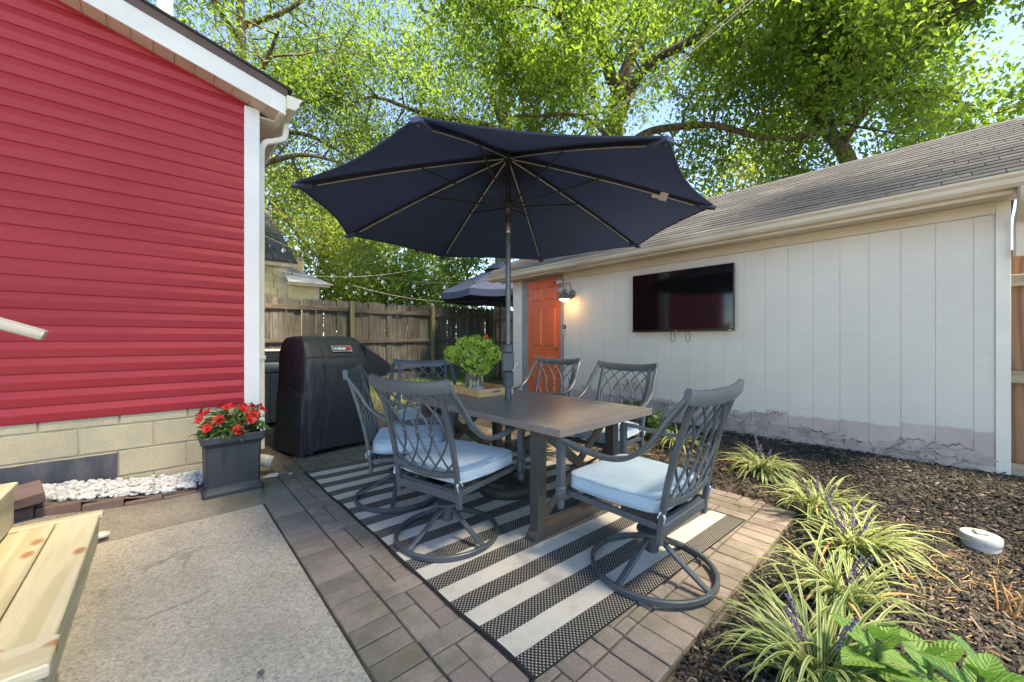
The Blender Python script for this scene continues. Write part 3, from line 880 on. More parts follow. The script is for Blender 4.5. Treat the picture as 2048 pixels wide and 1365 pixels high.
# old white handrail end entering from the side
hr = empty("handrail", (-1.25, 3.75, .2), 0, "weathered white wooden handrail end in front of the red siding", "handrail")
p0, p1 = Vector((-.528, 3.62, 1.228)), Vector((-1.5, 3.62, 1.636))
c = (p0+p1)/2; d = (p1-p0)
q = MB(); hl = d.length/2
q.box(-hl, hl, -.04, .04, -.032, .032, bev=.006)
o = q.build("rail", M['handrail'], hr); o.location = c-hr.location; o.rotation_euler = (0, math.atan2(d.z, -d.x), 0)
q = MB(); q.box(-1.44, -1.35, 3.575, 3.665, .0, 1.55, bev=.006); q.build("rail_post", M['handrail'], hr, True)
# ================================================================ GARAGE
XW = 4.75
ZB = .145
gar = empty("garage", (6.7, 2.4, 0), 0, "white garage with vertical board siding and grey shingle roof", "garage")
b = MB(); b.box(XW+.001, 8.75, -.34, 5.19, -.1, 2.30); b.build("core_wall", M['garage'], gar, True)
b = MB(); b.box(XW+.03, 8.73, -.36, 5.21, -.2, ZB+.012); b.build("foundation", M['concrete_pad'], gar, True)
# vertical siding boards
ys = [-.283]; y = 1.447-.203*8
while y < 3.98:
    if y > -.25: ys.append(y)
    y += .203
ys.append(4.02)
for y0, y1 in zip(ys[:-1], ys[1:]):
    q = MB(); gp = .0028
    q.box(XW-.004, XW+.016, y0+gp, y1-gp, ZB+rnd.uniform(-.004, .004), 2.168, bev=.003)
    q.build("siding_board", M['garage'], gar, True)
b = MB(); b.box(XW-.012, XW+.03, -.36, -.287, ZB-.01, 2.25, bev=.003); b.build("corner_trim", M['offwhite'], gar, True)
b = MB(); b.box(XW-.012, XW+.03, 4.985, 5.215, ZB-.02, 2.25, bev=.003); b.build("corner_trim", M['offwhite'], gar, True)
b = MB(); b.box(XW-.02, XW+.03, -.285, 4.02, 2.169, 2.262, bev=.003); b.build("frieze_board", M['frieze'], gar, True)
# swollen, peeling lower edge of the siding: overlapping torn layers
def peel(y0, y1, base, amp, seed, out):
    r = random.Random(seed); n = int((y1-y0)/.016)
    top = []; h = base
    for i in range(n+1):
        h += r.uniform(-.02, .02); h += (base-h)*.12
        top.append(h + (r.uniform(-amp, amp)*.5 if r.random() < .3 else 0))
    q = MB(); vs_ = []; fs_ = []
    K = 6
    for i in range(n+1):
        yy = y0+(y1-y0)*i/n
        fade = min(1, i/4, (n-i)/4)
        for k in range(K):
            t = k/(K-1)
            z = ZB-.004+(max(.02, top[i])*fade+.004)*t
            bulge = out*(.25+.75*t**1.6)*(.7+.5*math.sin(yy*23+seed))+.004*math.sin(yy*61+t*9)
            vs_.append((XW-.006-max(.002, bulge*fade), yy, z))
        vs_.append((XW-.005, yy, ZB-.004+(max(.02, top[i])*fade+.004)-.012))
    K1 = K+1
    for i in range(n):
        for k in range(K): fs_.append((i*K1+k, i*K1+k+1, (i+1)*K1+k+1, (i+1)*K1+k))
    q.add(vs_, fs_); q.build("peeling_layer", M['peel'], gar, True, True, ang=60)
    q = MB(); vs_ = []
    for i in range(n+1):
        yy = y0+(y1-y0)*i/n; fade = min(1, i/4, (n-i)/4); zt = ZB+max(.02, top[i])*fade
        vs_ += [(XW-.0065, yy, zt-.02), (XW-.0065, yy, zt+(.001+.007*r.random()*(r.random() < .5))*fade)]
    q.add(vs_, [(2*i, 2*i+2, 2*i+3, 2*i+1) for i in range(n)]); q.build("torn_edge", M['torn'], gar, True)
peel(2.05, 2.95, .24, .12, 5, .030)
peel(1.25, 2.2, .19, .10, 1, .034)
peel(.45, 1.5, .14, .09, 2, .026)
peel(-.26, .62, .11, .09, 3, .028)
peel(2.5, 3.1, .46, .16, 8, .020)
peel(-.25, .3, .20, .10, 4, .018)
peel(1.0, 1.45, .26, .10, 6, .020)
peel(1.7, 2.05, .30, .10, 9, .018)
fk = MB(); rf_ = random.Random(77)
for i in range(150):
    y = rf_.uniform(-.25, 2.95); zc = ZB+rf_.uniform(.02, .27 if y > 1.2 else .17); s = rf_.uniform(.015, .055); n = rf_.randint(5, 7); out = rf_.uniform(.004, .022)
    ptsk = []
    for k in range(n):
        a = 2*math.pi*k/n; rr = s*rf_.uniform(.55, 1.1)
        dy, dz = rr*math.cos(a)*1.5, rr*math.sin(a)*.7
        ptsk.append((XW-.040-out*(dz/s*.8+.4), y+dy, zc+dz))
    fk.prism(ptsk, (.0025, 0, 0))
tag(fk.build("paint_flakes", M['peel'], gar, True), kind="stuff")
# soffit, fascia, gutter
b = MB(); b.box(4.455, XW+.04, -.62, 5.46, 2.264, 2.285); b.build("soffit", M['frieze'], gar, True)
b = MB(); b.box(4.435, 4.458, -.62, 5.47, 2.235, 2.375); b.build("fascia", M['beige_metal'], gar, True)
b = MB()
b.prism([(4.432, -.64, 2.262), (4.375, -.64, 2.262), (4.352, -.64, 2.285), (4.348, -.64, 2.318), (4.33, -.64, 2.338), (4.326, -.64, 2.356), (4.336, -.64, 2.358), (4.432, -.64, 2.352)], (0, 6.13, 0))
b.build("gutter", M['beige_metal'], gar, True)
b = MB(); path = bez([(4.40, -.40, 2.27), (4.42, -.40, 2.20), (4.55, -.405, 2.13), (4.69, -.405, 2.06), (4.70, -.405, 1.82)], 6)
b.bar(path, .055, .075, (0, 1, 0), ch=.2); b.build("downspout", M['beige_metal'], gar, True, True)
# roof deck, gables and shingle courses
SL = .5
def zroof(x): return 2.375+SL*(x-4.39)
RX = 6.75
b = MB()
b.prism([(4.40, -.62, zroof(4.40)-.012), (RX, -.62, zroof(RX)-.012), (9.1, -.62, zroof(4.40)-.012), (9.1, -.62, zroof(4.40)-.07), (RX, -.62, zroof(RX)-.09), (4.40, -.62, zroof(4.40)-.07)], (0, 6.09, 0))
b.build("roof_deck", M['black_shingle'], gar, True)
for yy in (-.352, 5.17):
    q = MB(); q.prism([(XW+.01, yy, 2.28), (8.74, yy, 2.28), (RX, yy, zroof(RX)-.10)], (0, .03, 0)); q.build("gable_wall", M['garage'], gar, True)
NC = 20; ST = (RX-4.37)/NC; TW = .305
ang = math.atan(SL)
q = MB(); L_ = ST/math.cos(ang)
q.box(-L_/2-.018, L_/2+.012, -TW/2+.0025, TW/2-.0025, -.006, .005)
tabm = q.mesh("shingle", M['shingle'])
far = MB(); tabs = []
for i in range(NC):
    x = 4.37+ST*(i+.5); off = [0, .5, .25, .75][i % 4]*TW
    j = 0
    while True:
        y = -.62+TW*(j+.5)-off; j += 1
        if y-TW/2 > 5.47: break
        if y < -.66: continue
        tabs.append((x*x*.3+(y+1)**2, x, y))
tabs.sort()
for i, (_, x, y) in enumerate(tabs):
    z = zroof(x)+.004+rnd.uniform(0, .0025)
    if i < 295:
        link("shingle", tabm, gar, (x-gar.location.x, y-gar.location.y, z), (rnd.uniform(-.004, .004), -ang+.045, rnd.uniform(-.004, .004)))
    else:
        cc, ss = math.cos(ang-.045), math.sin(ang-.045)
        far.obox((x, y, z), (L_/2*cc, 0, L_/2*ss), (0, TW/2-.004, 0), (-.004*ss, 0, .004*cc))
o = far.build("shingle_field", M['shingle'], gar, True); tag(o, kind="stuff")
q = MB(); q.box(-.13, .13, -.16, .15, -.004, .004); cap_m = q.mesh("ridge_cap", M['shingle'])
b = MB(); b.prism([(RX-.13, -.63, zroof(RX)-.062), (RX, -.63, zroof(RX)+.012), (RX+.13, -.63, zroof(RX)-.062), (RX, -.63, zroof(RX)-.01)], (0, 6.1, 0)); b.build("ridge_cap", M['shingle'], gar, True)

# door: six raised panels, jambs, knob
dr = empty("garage_door", (XW, 4.45, ZB), 0, "coral orange six panel door at the end of the white garage", "door")
DY0, DY1, DZ0, DZ1 = 4.085, 4.83, ZB+.005, 2.215
b = MB(); b.box(XW-.004, XW+.03, DY0, DY1, DZ0, DZ1, bev=.003); b.build("door_leaf", M['door'], dr, True)
hw = (DY1-DY0)
for c0, c1 in ((.14, .44), (.56, .86)):
    for z0, z1 in ((.09, .38), (.46, .77), (.83, .94)):
        ya, yb = DY0+hw*c0, DY0+hw*c1; za, zb2 = DZ0+(DZ1-DZ0)*z0, DZ0+(DZ1-DZ0)*z1
        q = MB(); e = .022; X0 = XW-.0045
        # sunken bevel round a raised field
        o8 = [(X0, ya, za), (X0, yb, za), (X0, yb, zb2), (X0, ya, zb2)]
        i8 = [(X0-.012, ya+e, za+e), (X0-.012, yb-e, za+e), (X0-.012, yb-e, zb2-e), (X0-.012, ya+e, zb2-e)]
        q.add(o8+i8, [(0, 4, 5, 1), (1, 5, 6, 2), (2, 6, 7, 3), (3, 7, 4, 0), (7, 6, 5, 4)])
        q.build("door_panel", M['door'], dr, True)
b = MB(); b.box(XW-.006, XW+.05, DY1+.003, 4.983, ZB-.02, 2.262); b.build("door_jamb", M['jamb'], dr, True)
b = MB(); b.box(XW-.016, XW+.05, 4.022, DY0-.003, ZB-.02, 2.262); b.build("door_jamb", M['jamb'], dr, True)
b = MB(); b.box(XW-.010, XW+.05, DY0-.002, DY1+.002, DZ1+.003, 2.262); b.build("door_head", M['jamb'], dr, True)
b = MB(); b.lathe([(.012, 0), (.012, .03), (.028, .04), (.032, .055), (.026, .07), (.008, .075)], 14)
o = b.build("door_knob", M['brass'], dr, smooth=True); o.rotation_euler = (0, R(-90), 0); o.location = (-.005, DY0+.07-4.45, .93)

# wall lamp, lit
lz = 1.2+(681-592)*XW/ (518+.742*(1150-1024)); ly = 3.86
lamp = empty("wall_lamp", (XW, ly, lz), 0, "grey gooseneck barn lamp glowing warm on the garage wall", "lamp")
b = MB(); b.lathe([(.062, 0), (.062, .012), (.05, .024), (.02, .028)], 20); o = b.build("back_plate", M['galv'], lamp, smooth=True); o.rotation_euler = (0, R(-90), 0); o.location = (-.006, -.02, .03)
b = MB(); b.tube(bez([(-.02, -.02, .04), (-.06, -.012, .17), (-.12, 0, .185), (-.165, .005, .12), (-.17, .005, .07)], 8), .0075, 8); b.build("gooseneck", M['galv'], lamp, smooth=True)
b = MB(); b.lathe([(.025, .09), (.034, .085), (.036, .05), (.03, .042), (.05, .03), (.10, -.035), (.113, -.055), (.113, -.065), (.096, -.05), (.045, .015)], 28, (-.17, .005, 0), cap=False)
b.build("lamp_shade", M['galv'], lamp, smooth=True)
b = MB(); b.lathe([(.002, -.098), (.04, -.094), (.07, -.075), (.078, -.05), (.06, -.03), (.02, -.02)], 20, (-.17, .005, 0)); b.build("lamp_lens", M['bulb_lit'], lamp, smooth=True)
pl = bpy.data.lights.new("lamp_light", 'POINT'); pl.energy = .4; pl.color = (1.0, .58, .22); pl.shadow_soft_size = .03
po = bpy.data.objects.new("lamp_light", pl); COL.objects.link(po); po.parent = lamp; po.location = (-.15, -.01, -.125)

# security camera and the small device under it, key pad
def wall_pt(px, py):
    d = (518+.742*(px-1024), 573.6-.670*(px-1024), 681-py); return (XW, d[1]*XW/d[0], 1.2+d[2]*XW/d[0])
sc_ = empty("security_camera", (XW, 4.05, 2.13), 0, "white security camera high beside the coral door", "camera")
b = MB(); b.tube([(-.03, .0, .01), (-.12, .045, -.015)], .035, 16); b.build("camera_body", M['white_plastic'], sc_, smooth=True)
b = MB(); b.tube([(-.119, .0445, -.0148), (-.128, .049, -.0175)], .027, 16); b.build("camera_lens", M['black_plastic'], sc_, smooth=True)
b = MB(); b.tube([(-.005, -.01, .03), (-.04, .0, .015)], .012, 8); b.build("camera_mount", M['white_plastic'], sc_)
ol = empty("wall_outlet", (XW, 4.03, 1.985), 0, "white round spotlight socket under the security camera", "socket")
b = MB(); b.box(-.05, -.016, -.03, .03, -.05, .05, bev=.006); b.build("socket_box", M['white_plastic'], ol)
for dy, dz in ((.045, .02), (-.045, -.045)):
    b = MB(); b.tube([(-.03, dy*.6, dz), (-.085, dy, dz-.02)], .03, 14); b.build("spot_head", M['white_plastic'], ol, smooth=True)
kp = empty("key_pad", (XW, 4.0, 1.36), 0, "small black and white door keypad on the garage wall below the lamp", "keypad")
b = MB(); b.box(-.03, -.005, -.028, .028, .02, .085, bev=.004); b.build("button_panel", M['black_plastic'], kp)
b = MB(); b.box(-.028, -.005, -.024, .024, -.085, .019, bev=.004); b.build("key_body", M['white_plastic'], kp)
b = MB()
for i in range(3):
    for j in range(2): b.box(-.033, -.03, -.018+.02*j, -.006+.02*j, .03+.016*i, .04+.016*i)
b.build("buttons", M['white_plastic'], kp)

# television on the wall
y0, y1 = .3257*XW, .591*XW
z0, z1 = 1.2+(681-663)/770*XW*.98, 1.2+(681-539)/770*XW*1.0
TVX = 4.66
ty0, ty1 = .3257*TVX, .591*TVX
tz0, tz1 = 1.2+17.5/772*TVX, 1.2+(681-539)/772*TVX
tv = empty("television", (TVX, (ty0+ty1)/2, tz0), 0, "large black flat screen television mounted on the white garage wall", "television")
b = MB(); b.box(TVX+.002, TVX+.035, ty0, ty1, tz0, tz1, bev=.004); b.build("tv_housing", M['black_plastic'], tv, True)
b = MB(); b.box(TVX-.001, TVX+.0015, ty0+.01, ty1-.01, tz0+.028, tz1-.01); b.build("screen", M['screen'], tv, True)
b = MB(); b.box(TVX-.004, TVX+.0015, ty0+.002, ty1-.002, tz0+.001, tz0+.026); b.build("bottom_bezel", M['black_plastic'], tv, True)
b = MB(); b.box(TVX+.036, XW-.006, (ty0+ty1)/2-.3, (ty0+ty1)/2+.3, tz0+.15, tz1-.15); b.build("wall_bracket", M['black_plastic'], tv, True)
for yy in (.49*TVX-.255, .49*TVX-.07):
    b = MB(); L2 = [(TVX+.02, yy-.012, tz0+.01), (TVX+.015, yy-.028, tz0-.07), (TVX+.012, yy-.018, tz0-.115), (TVX+.012, yy+.012, tz0-.115), (TVX+.015, yy+.025, tz0-.07), (TVX+.02, yy+.012, tz0+.01)]
    b.tube(bez(L2, 5), .0032, 6); b.build("strap_loop", M['black_plastic'], tv, True, True)
b = MB(); b.box(TVX-.0062, TVX-.0042, ty0+.02, ty0+.055, tz0+.008, tz0+.014); b.build("maker_badge", M['silver'], tv, True)
b = MB(); b.box(TVX-.0062, TVX-.0042, (ty0+ty1)/2+.005, (ty0+ty1)/2+.04, tz0+.006, tz0+.014); b.build("maker_badge", M['silver'], tv, True)

# cedar fence piece joining the garage corner
cf = empty("cedar_fence", (4.86, -.9, 0), 0, "brown cedar board fence with pale rails beside the garage corner", "fence")
for i in range(8):
    y = -.433-.145*i
    q = MB(); q.box(-.011, .011, -.068, .068, -.9, .9); o = q.build("picket", M['cedar_new'], cf); o.location = (.02+rnd.uniform(-.004, .004), y+.9, 1.0)
for z in (.217, .92, 1.655):
    q = MB(); q.box(-.02, .02, -.7, .7, -.045, .045, bev=.004); o = q.build("rail", M['rail_pale'], cf); o.location = (-.05, -.328-.7+.9, z)
# ================================================================ BACK FENCE
YF = 8.7
bf_ = empty("back_fence", (4.0, YF, .2), 0, "weathered grey dog-ear picket fence across the back of the yard", "fence")
def picket_mesh(w):
    q = MB(); h = 1.86; c = .028
    q.prism([(-w/2, 0, 0), (w/2, 0, 0), (w/2, 0, h-c), (w/2-c, 0, h), (-w/2+c, 0, h), (-w/2, 0, h-c)], (0, .018, 0))
    return q.mesh("picket", M['fence_wood'])
PMESH = [picket_mesh(w) for w in (.132, .138, .126, .14)]
x = .2; i = 0
while x < 8.2:
    k = rnd.randrange(4); w = (.132, .138, .126, .14)[k]
    link("picket", PMESH[k], bf_, (x-4.0, rnd.uniform(-.004, .006), rnd.uniform(-.02, .02)+.012*(x-4)), (rnd.uniform(-.012, .012), rnd.uniform(-.006, .006), rnd.uniform(-.02, .02)))
    x += w+.006; i += 1
for z, hh in ((1.66, .045), (.99, .04), (.35, .04)):
    for xa, xb in ((.2, 3.08), (3.08, 5.07), (5.07, 8.2)):
        q = MB(); q.box(-(xb-xa)/2, (xb-xa)/2, -.019, .019, -hh, hh, bev=.003)
        o = q.build("rail", M['fence_wood_x'], bf_); o.location = ((xa+xb)/2-4.0, -.021, z); o.rotation_euler = (0, R(-.6), rnd.uniform(-.004, .004))
for x in (1.1, 3.086, 5.07, 7.05):
    q = MB(); q.box(-.045, .045, -.045, .045, -.1, 1.86, bev=.006)
    o = q.build("post", M['fence_post'], bf_); o.location = (x-4.0, -.088, .012*(x-4)); o.rotation_euler = (0, R(rnd.uniform(-.8, .8)), 0)

# ================================================================ NEIGHBOUR HOUSE
nh = empty("neighbor_house", (1.5, 15, 0), 0, "yellow shingled neighbor house behind the back fence", "house")
b = MB(); b.box(-3, 2.93, 14.02, 20, 0, 3.6); wl = b.build("wall", M['neigh_wall'], nh, True)
q = MB(); q.box(-.145, .145, -.012, .012, -.11, .11, bev=.004); shk = q.mesh("shake", M['neigh_wall'])
q = MB(); q.box(-.09, .09, -.012, .012, -.11, .11, bev=.004); shk2 = q.mesh("shake", M['neigh_wall'])
for r in range(8):
    x = 1.5+.1*(r % 2)
    while x < 2.62:
        m2 = shk if rnd.random() < .6 else shk2; w = .29 if m2 == shk else .18
        link("shake", m2, wl, (x+w/2-1.5, 14.005-15, 3.38-.225*r+rnd.uniform(-.008, .008)), (R(2), 0, 0)); x += w+.01
b = MB(); b.box(2.70, 2.95, 13.98, 14.03, 0, 3.55); b.build("corner_trim", M['neigh_trim'], nh, True)
b = MB(); b.box(-3, 3.12, 13.75, 14.02, 3.52, 3.62); b.build("eave_trim", M['neigh_trim'], nh, True)
b = MB(); b.prism([(-3, 13.7, 3.62), (3.18, 13.7, 3.62), (2.62, 17, 6.6), (-3, 17, 6.6)], (0, .0, .05)); rf = b.build("roof", M['neigh_roof'], nh, True)
for r in range(11):
    t = r/11; y = 13.7+3.3*t; z = 3.67+2.98*t; xe = 3.18-.56*t
    x = 1.3+.12*(r % 3)
    while x < xe-.05:
        w = min(.3, xe-x)
        q = MB(); q.obox((x+w/2-.005, y+.14, z+.14), (w/2-.006, 0, 0), (0, .15, .132), (0, -.008, .01)); q.build("shingle", M['neigh_roof'], rf, True); x += .305
b = MB(); b.box(2.96, 3.68, 13.5, 16, 0, 2.95); b.build("bay_wall", M['neigh_wall'], nh, True)
b = MB(); b.box(3.6, 3.76, 13.46, 13.6, 0, 2.9); b.build("corner_trim", M['neigh_trim'], nh, True)
b = MB(); b.box(2.85, 4.0, 13.2, 13.5, 2.90, 3.0); b.build("eave_trim", M['neigh_trim'], nh, True)
b = MB(); b.add([(2.8, 13.15, 3.0), (4.08, 13.15, 3.0), (4.08, 16, 3.0), (3.0, 15.2, 3.85), (2.8, 15.2, 3.95), (2.8, 13.15, 2.97), (4.08, 13.15, 2.97)], [(0, 1, 3, 4), (1, 2, 3), (5, 6, 1, 0)]); b.build("porch_roof", M['neigh_white'], nh, True)
b = MB(); b.box(3.15, 3.75, 15.3, 16.2, 3.0, 4.15); b.build("dormer", M['neigh_trim'], nh, True)

# ================================================================ SECOND PARASOL
u2 = empty("far_parasol", (6.25, 7.35, .19), 0, "navy parasol, sunlit look put into its colour, standing beyond the garage corner", "parasol")
b = MB(); b.tube([(0, 0, 0), (0, 0, 2.86)], .024, 12); b.build("pole", M['rib'], u2, smooth=True)
b = MB(); b.lathe([(.25, 0), (.25, .05), (.2, .09), (.05, .1), (.04, .3)], 20); b.build("base", M['resin'], u2, smooth=True)
for k in range(8):
    a0, a1 = R(22.5+45*k), R(67.5+45*k); Rr = 1.47
    q = MB(); vs_ = []; fs_ = []; n = 8
    for i in range(n+1):
        t = i/n; rr = Rr*t
        for j in range(7):
            s = j/6; pa = Vector((math.cos(a0), math.sin(a0), 0)).lerp(Vector((math.cos(a1), math.sin(a1), 0)), s)
            sag = -.05*math.sin(math.pi*s)*t
            vs_.append((pa.x*rr, pa.y*rr, 2.86-.72*t**1.12+sag*.7))
    for i in range(n):
        for j in range(6): fs_.append((i*7+j, i*7+j+1, (i+1)*7+j+1, (i+1)*7+j))
    bl = len(vs_)
    for j in range(7):
        v = Vector(vs_[n*7+j]); vs_.append((v.x, v.y, v.z-.15))
    for j in range(6): fs_.append((n*7+j, n*7+j+1, bl+j+1, bl+j))
    q.add(vs_, fs_); q.build("canopy_panel", M['nb_canopy'], u2, smooth=True)
    q = MB(); m = (a0); q.tube([(0, 0, 2.83), (math.cos(m)*Rr, math.sin(m)*Rr, 2.12)], .009, 6); q.build("rib", M['rib'], u2)
b = MB(); b.lathe([(.42, -.16), (.3, -.05), (.05, .06), (.01, .1)], 8, (0, 0, 2.9), cap=False); b.build("vent_cap", M['nb_canopy'], u2, smooth=True)

# ================================================================ STRING LIGHTS AND WIRES
def catenary(a, c, sag, n=24):
    a, c = Vector(a), Vector(c)
    return [a.lerp(c, i/n)-Vector((0, 0, sag*4*(i/n)*(1-i/n))) for i in range(n+1)]
bm_ = MB(); bm_.lathe([(.012, 0), (.013, -.035), (.016, -.04), (.028, -.06), (.031, -.085), (.024, -.11), (.006, -.122)], 12)
bulb_me = bm_.mesh("bulb", M['glass'], True)
sk_ = MB(); sk_.lathe([(.014, .02), (.016, 0), (.014, -.035)], 8); sock_me = sk_.mesh("socket", M['wire'], True)
def string(a, c, sag, nb, label, mat='wire'):
    path = catenary(a, c, sag)
    e = empty("string_light", path[0], 0, label, "string lights", "light strings")
    q = MB(); q.tube(path, .006, 5); q.build("cable", M[mat], e, True)
    for i in range(nb):
        t = (i+.5)/nb*24; k = int(t); p = path[k].lerp(path[k+1], t-k)-path[0]
        s = link("socket", sock_me, e, p-Vector((0, 0, .02)))
        link("bulb", bulb_me, s)
    return e
string((.88, 8.3, 3.35), (5.2, 5.6, 2.5), .55, 9, "string of clear bulbs sagging from the red house eave to the garage corner")
string((.9, 6.1, 3.30), (3.1, 8.62, 2.35), .12, 5, "string of clear bulbs running down to a fence post, nearest the red house")
string((3.1, 8.62, 2.4), (7.6, 8.6, 2.5), .25, 8, "string of clear bulbs strung low along the fence top", 'wire_pale')
string((2.4, 13.2, 3.3), (6.2, 7.0, 3.6), .5, 5, "string of bulbs rising from the yellow neighbor house to the far parasol", 'wire_pale')
def wire(pts, r, mat, label):
    q = MB(); q.tube(pts, r, 6); o = q.build("overhead_wire", M[mat]); tag(o, label, "wire", "overhead wires")
wire(catenary((-.9, 8.5, 9.2), (9, 16, 15.5), 1.0), .016, 'wire', "highest overhead cable of the bundle above the red house roof")
wire(catenary((-.9, 8.5, 9.0), (9, 16.1, 14.4), 1.5), .013, 'wire', "slack overhead cable of the bundle above the red house roof")
wire(catenary((-.9, 8.5, 8.9), (9, 16.2, 15.0), 1.3), .010, 'wire', "thin middle overhead cable of the bundle above the red house roof")
wire(catenary((6.9, 4.75, 5.9), (5.7, 1.0, 5.85), .1), .008, 'wire_pale', "pale twisted service cable crossing the big tree to the upper right")
wire(catenary((6.93, 4.78, 5.96), (5.73, 1.0, 5.93), .09), .006, 'wire_pale', "thin pale cable paired with the service cable before the big tree")
wire(catenary((7.0, 7.2, 6.6), (6.6, 2.9, 7.9), .1), .006, 'wire', "thin dark cable slanting across the tree crown above the umbrella")
# ================================================================ RUG
nu, nv_ = 40, 60
vs_ = []; uvs = []
for i in range(nu+1):
    for j in range(nv_+1):
        u, v = i/nu, j/nv_
        A_, B_, C_, D_ = [Vector((*p, 0)) for p in RUG]
        p = (A_.lerp(B_, u)).lerp(D_.lerp(C_, u), v)
        z = .009+.0025*math.sin(u*11+v*5)*math.sin(v*17)+(.004*math.sin(v*23) if (u < .05) else 0)
        e = .004*math.sin(v*31)+.003*math.sin(v*13+1) if u in (0, 1) else 0
        vs_.append((p.x+e, p.y, max(.006, z))); uvs.append((u, v))
fs_ = [(i*(nv_+1)+j, (i+1)*(nv_+1)+j, (i+1)*(nv_+1)+j+1, i*(nv_+1)+j+1) for i in range(nu) for j in range(nv_)]
nb = len(vs_)
bd = [i*(nv_+1) for i in range(nu+1)]+[nu*(nv_+1)+j for j in range(1, nv_+1)]+[i*(nv_+1)+nv_ for i in range(nu-1, -1, -1)]+[j for j in range(nv_-1, 0, -1)]
for k in bd: vs_.append((vs_[k][0], vs_[k][1], 0.001)); uvs.append(uvs[k])
nbd = len(bd)
for i in range(nbd): fs_.append((bd[i], nb+i, nb+(i+1) % nbd, bd[(i+1) % nbd]))
b = MB(); b.add(vs_, fs_); me = b.mesh("rug", M['rug'], True, ang=50)
ul = me.uv_layers.new(name="UVMap")
for lp in me.loops: ul.data[lp.index].uv = uvs[lp.vertex_index]
tag(link("rug", me), "black and white striped outdoor rug under the dining table", "rug")

# ================================================================ TABLE
tx0, tx1, ty0_, ty1_, TZ = 1.577, 2.565, 1.36, 3.20, .72
tb = empty("dining_table", ((tx0+tx1)/2, (ty0_+ty1_)/2, .008), 0, "dark taupe rectangular trestle dining table on the striped rug", "table")
fw = .105; gp = .0015
def tbox(name, *a, bev=.003, m='table_metal'):
    q = MB(); q.box(*a, bev=bev); return q.build(name, M[m], tb, True)
px_, py_ = 2.07, 2.33
tbox("top_panel", tx0+fw+gp, tx1-fw-gp, ty0_+fw+gp, ty1_-fw-gp, TZ-.03, TZ-.001, bev=.002)
tbox("frame_board", tx0, tx0+fw-gp, ty0_+fw+gp, ty1_-fw-gp, TZ-.045, TZ)
tbox("frame_board", tx1-fw+gp, tx1, ty0_+fw+gp, ty1_-fw-gp, TZ-.045, TZ)
tbox("frame_board", tx0, tx1, ty0_, ty0_+fw-gp, TZ-.045, TZ)
tbox("frame_board", tx0, tx1, ty1_-fw+gp, ty1_, TZ-.045, TZ)
tbox("apron", tx0+.16, tx1-.16, ty0_+.16, ty0_+.20, TZ-.09, TZ-.046)
tbox("apron", tx0+.16, tx1-.16, ty1_-.20, ty1_-.16, TZ-.09, TZ-.046)
tbox("apron", px_-.03, px_+.03, ty0_+.20, ty1_-.20, TZ-.10, TZ-.048)
for yc in (1.625, 2.945):
    q = MB(); h = .035
    q.prism([(tx0+.035, yc-h, .008), (tx1-.035, yc-h, .008), (tx1-.035, yc-h, .045), (tx1-.07, yc-h, .075), (tx0+.07, yc-h, .075), (tx0+.035, yc-h, .045)], (0, 2*h, 0))
    q.build("foot", M['table_dark'], tb, True)
    for xx in (1.68, 2.462): tbox("leg", xx-.036, xx+.036, yc-.036, yc+.036, .073, TZ-.046, m='table_dark')
    for s in (0, 1):
        a, c = Vector((1.716, yc+(.008 if s else -.008), .10 if s else TZ-.07)), Vector((2.426, yc+(.008 if s else -.008), TZ-.07 if s else .10))
        q = MB(); q.bar([a, c], .014, .06, (0, 0, 1)); q.build("cross_brace", M['table_dark'], tb, True)

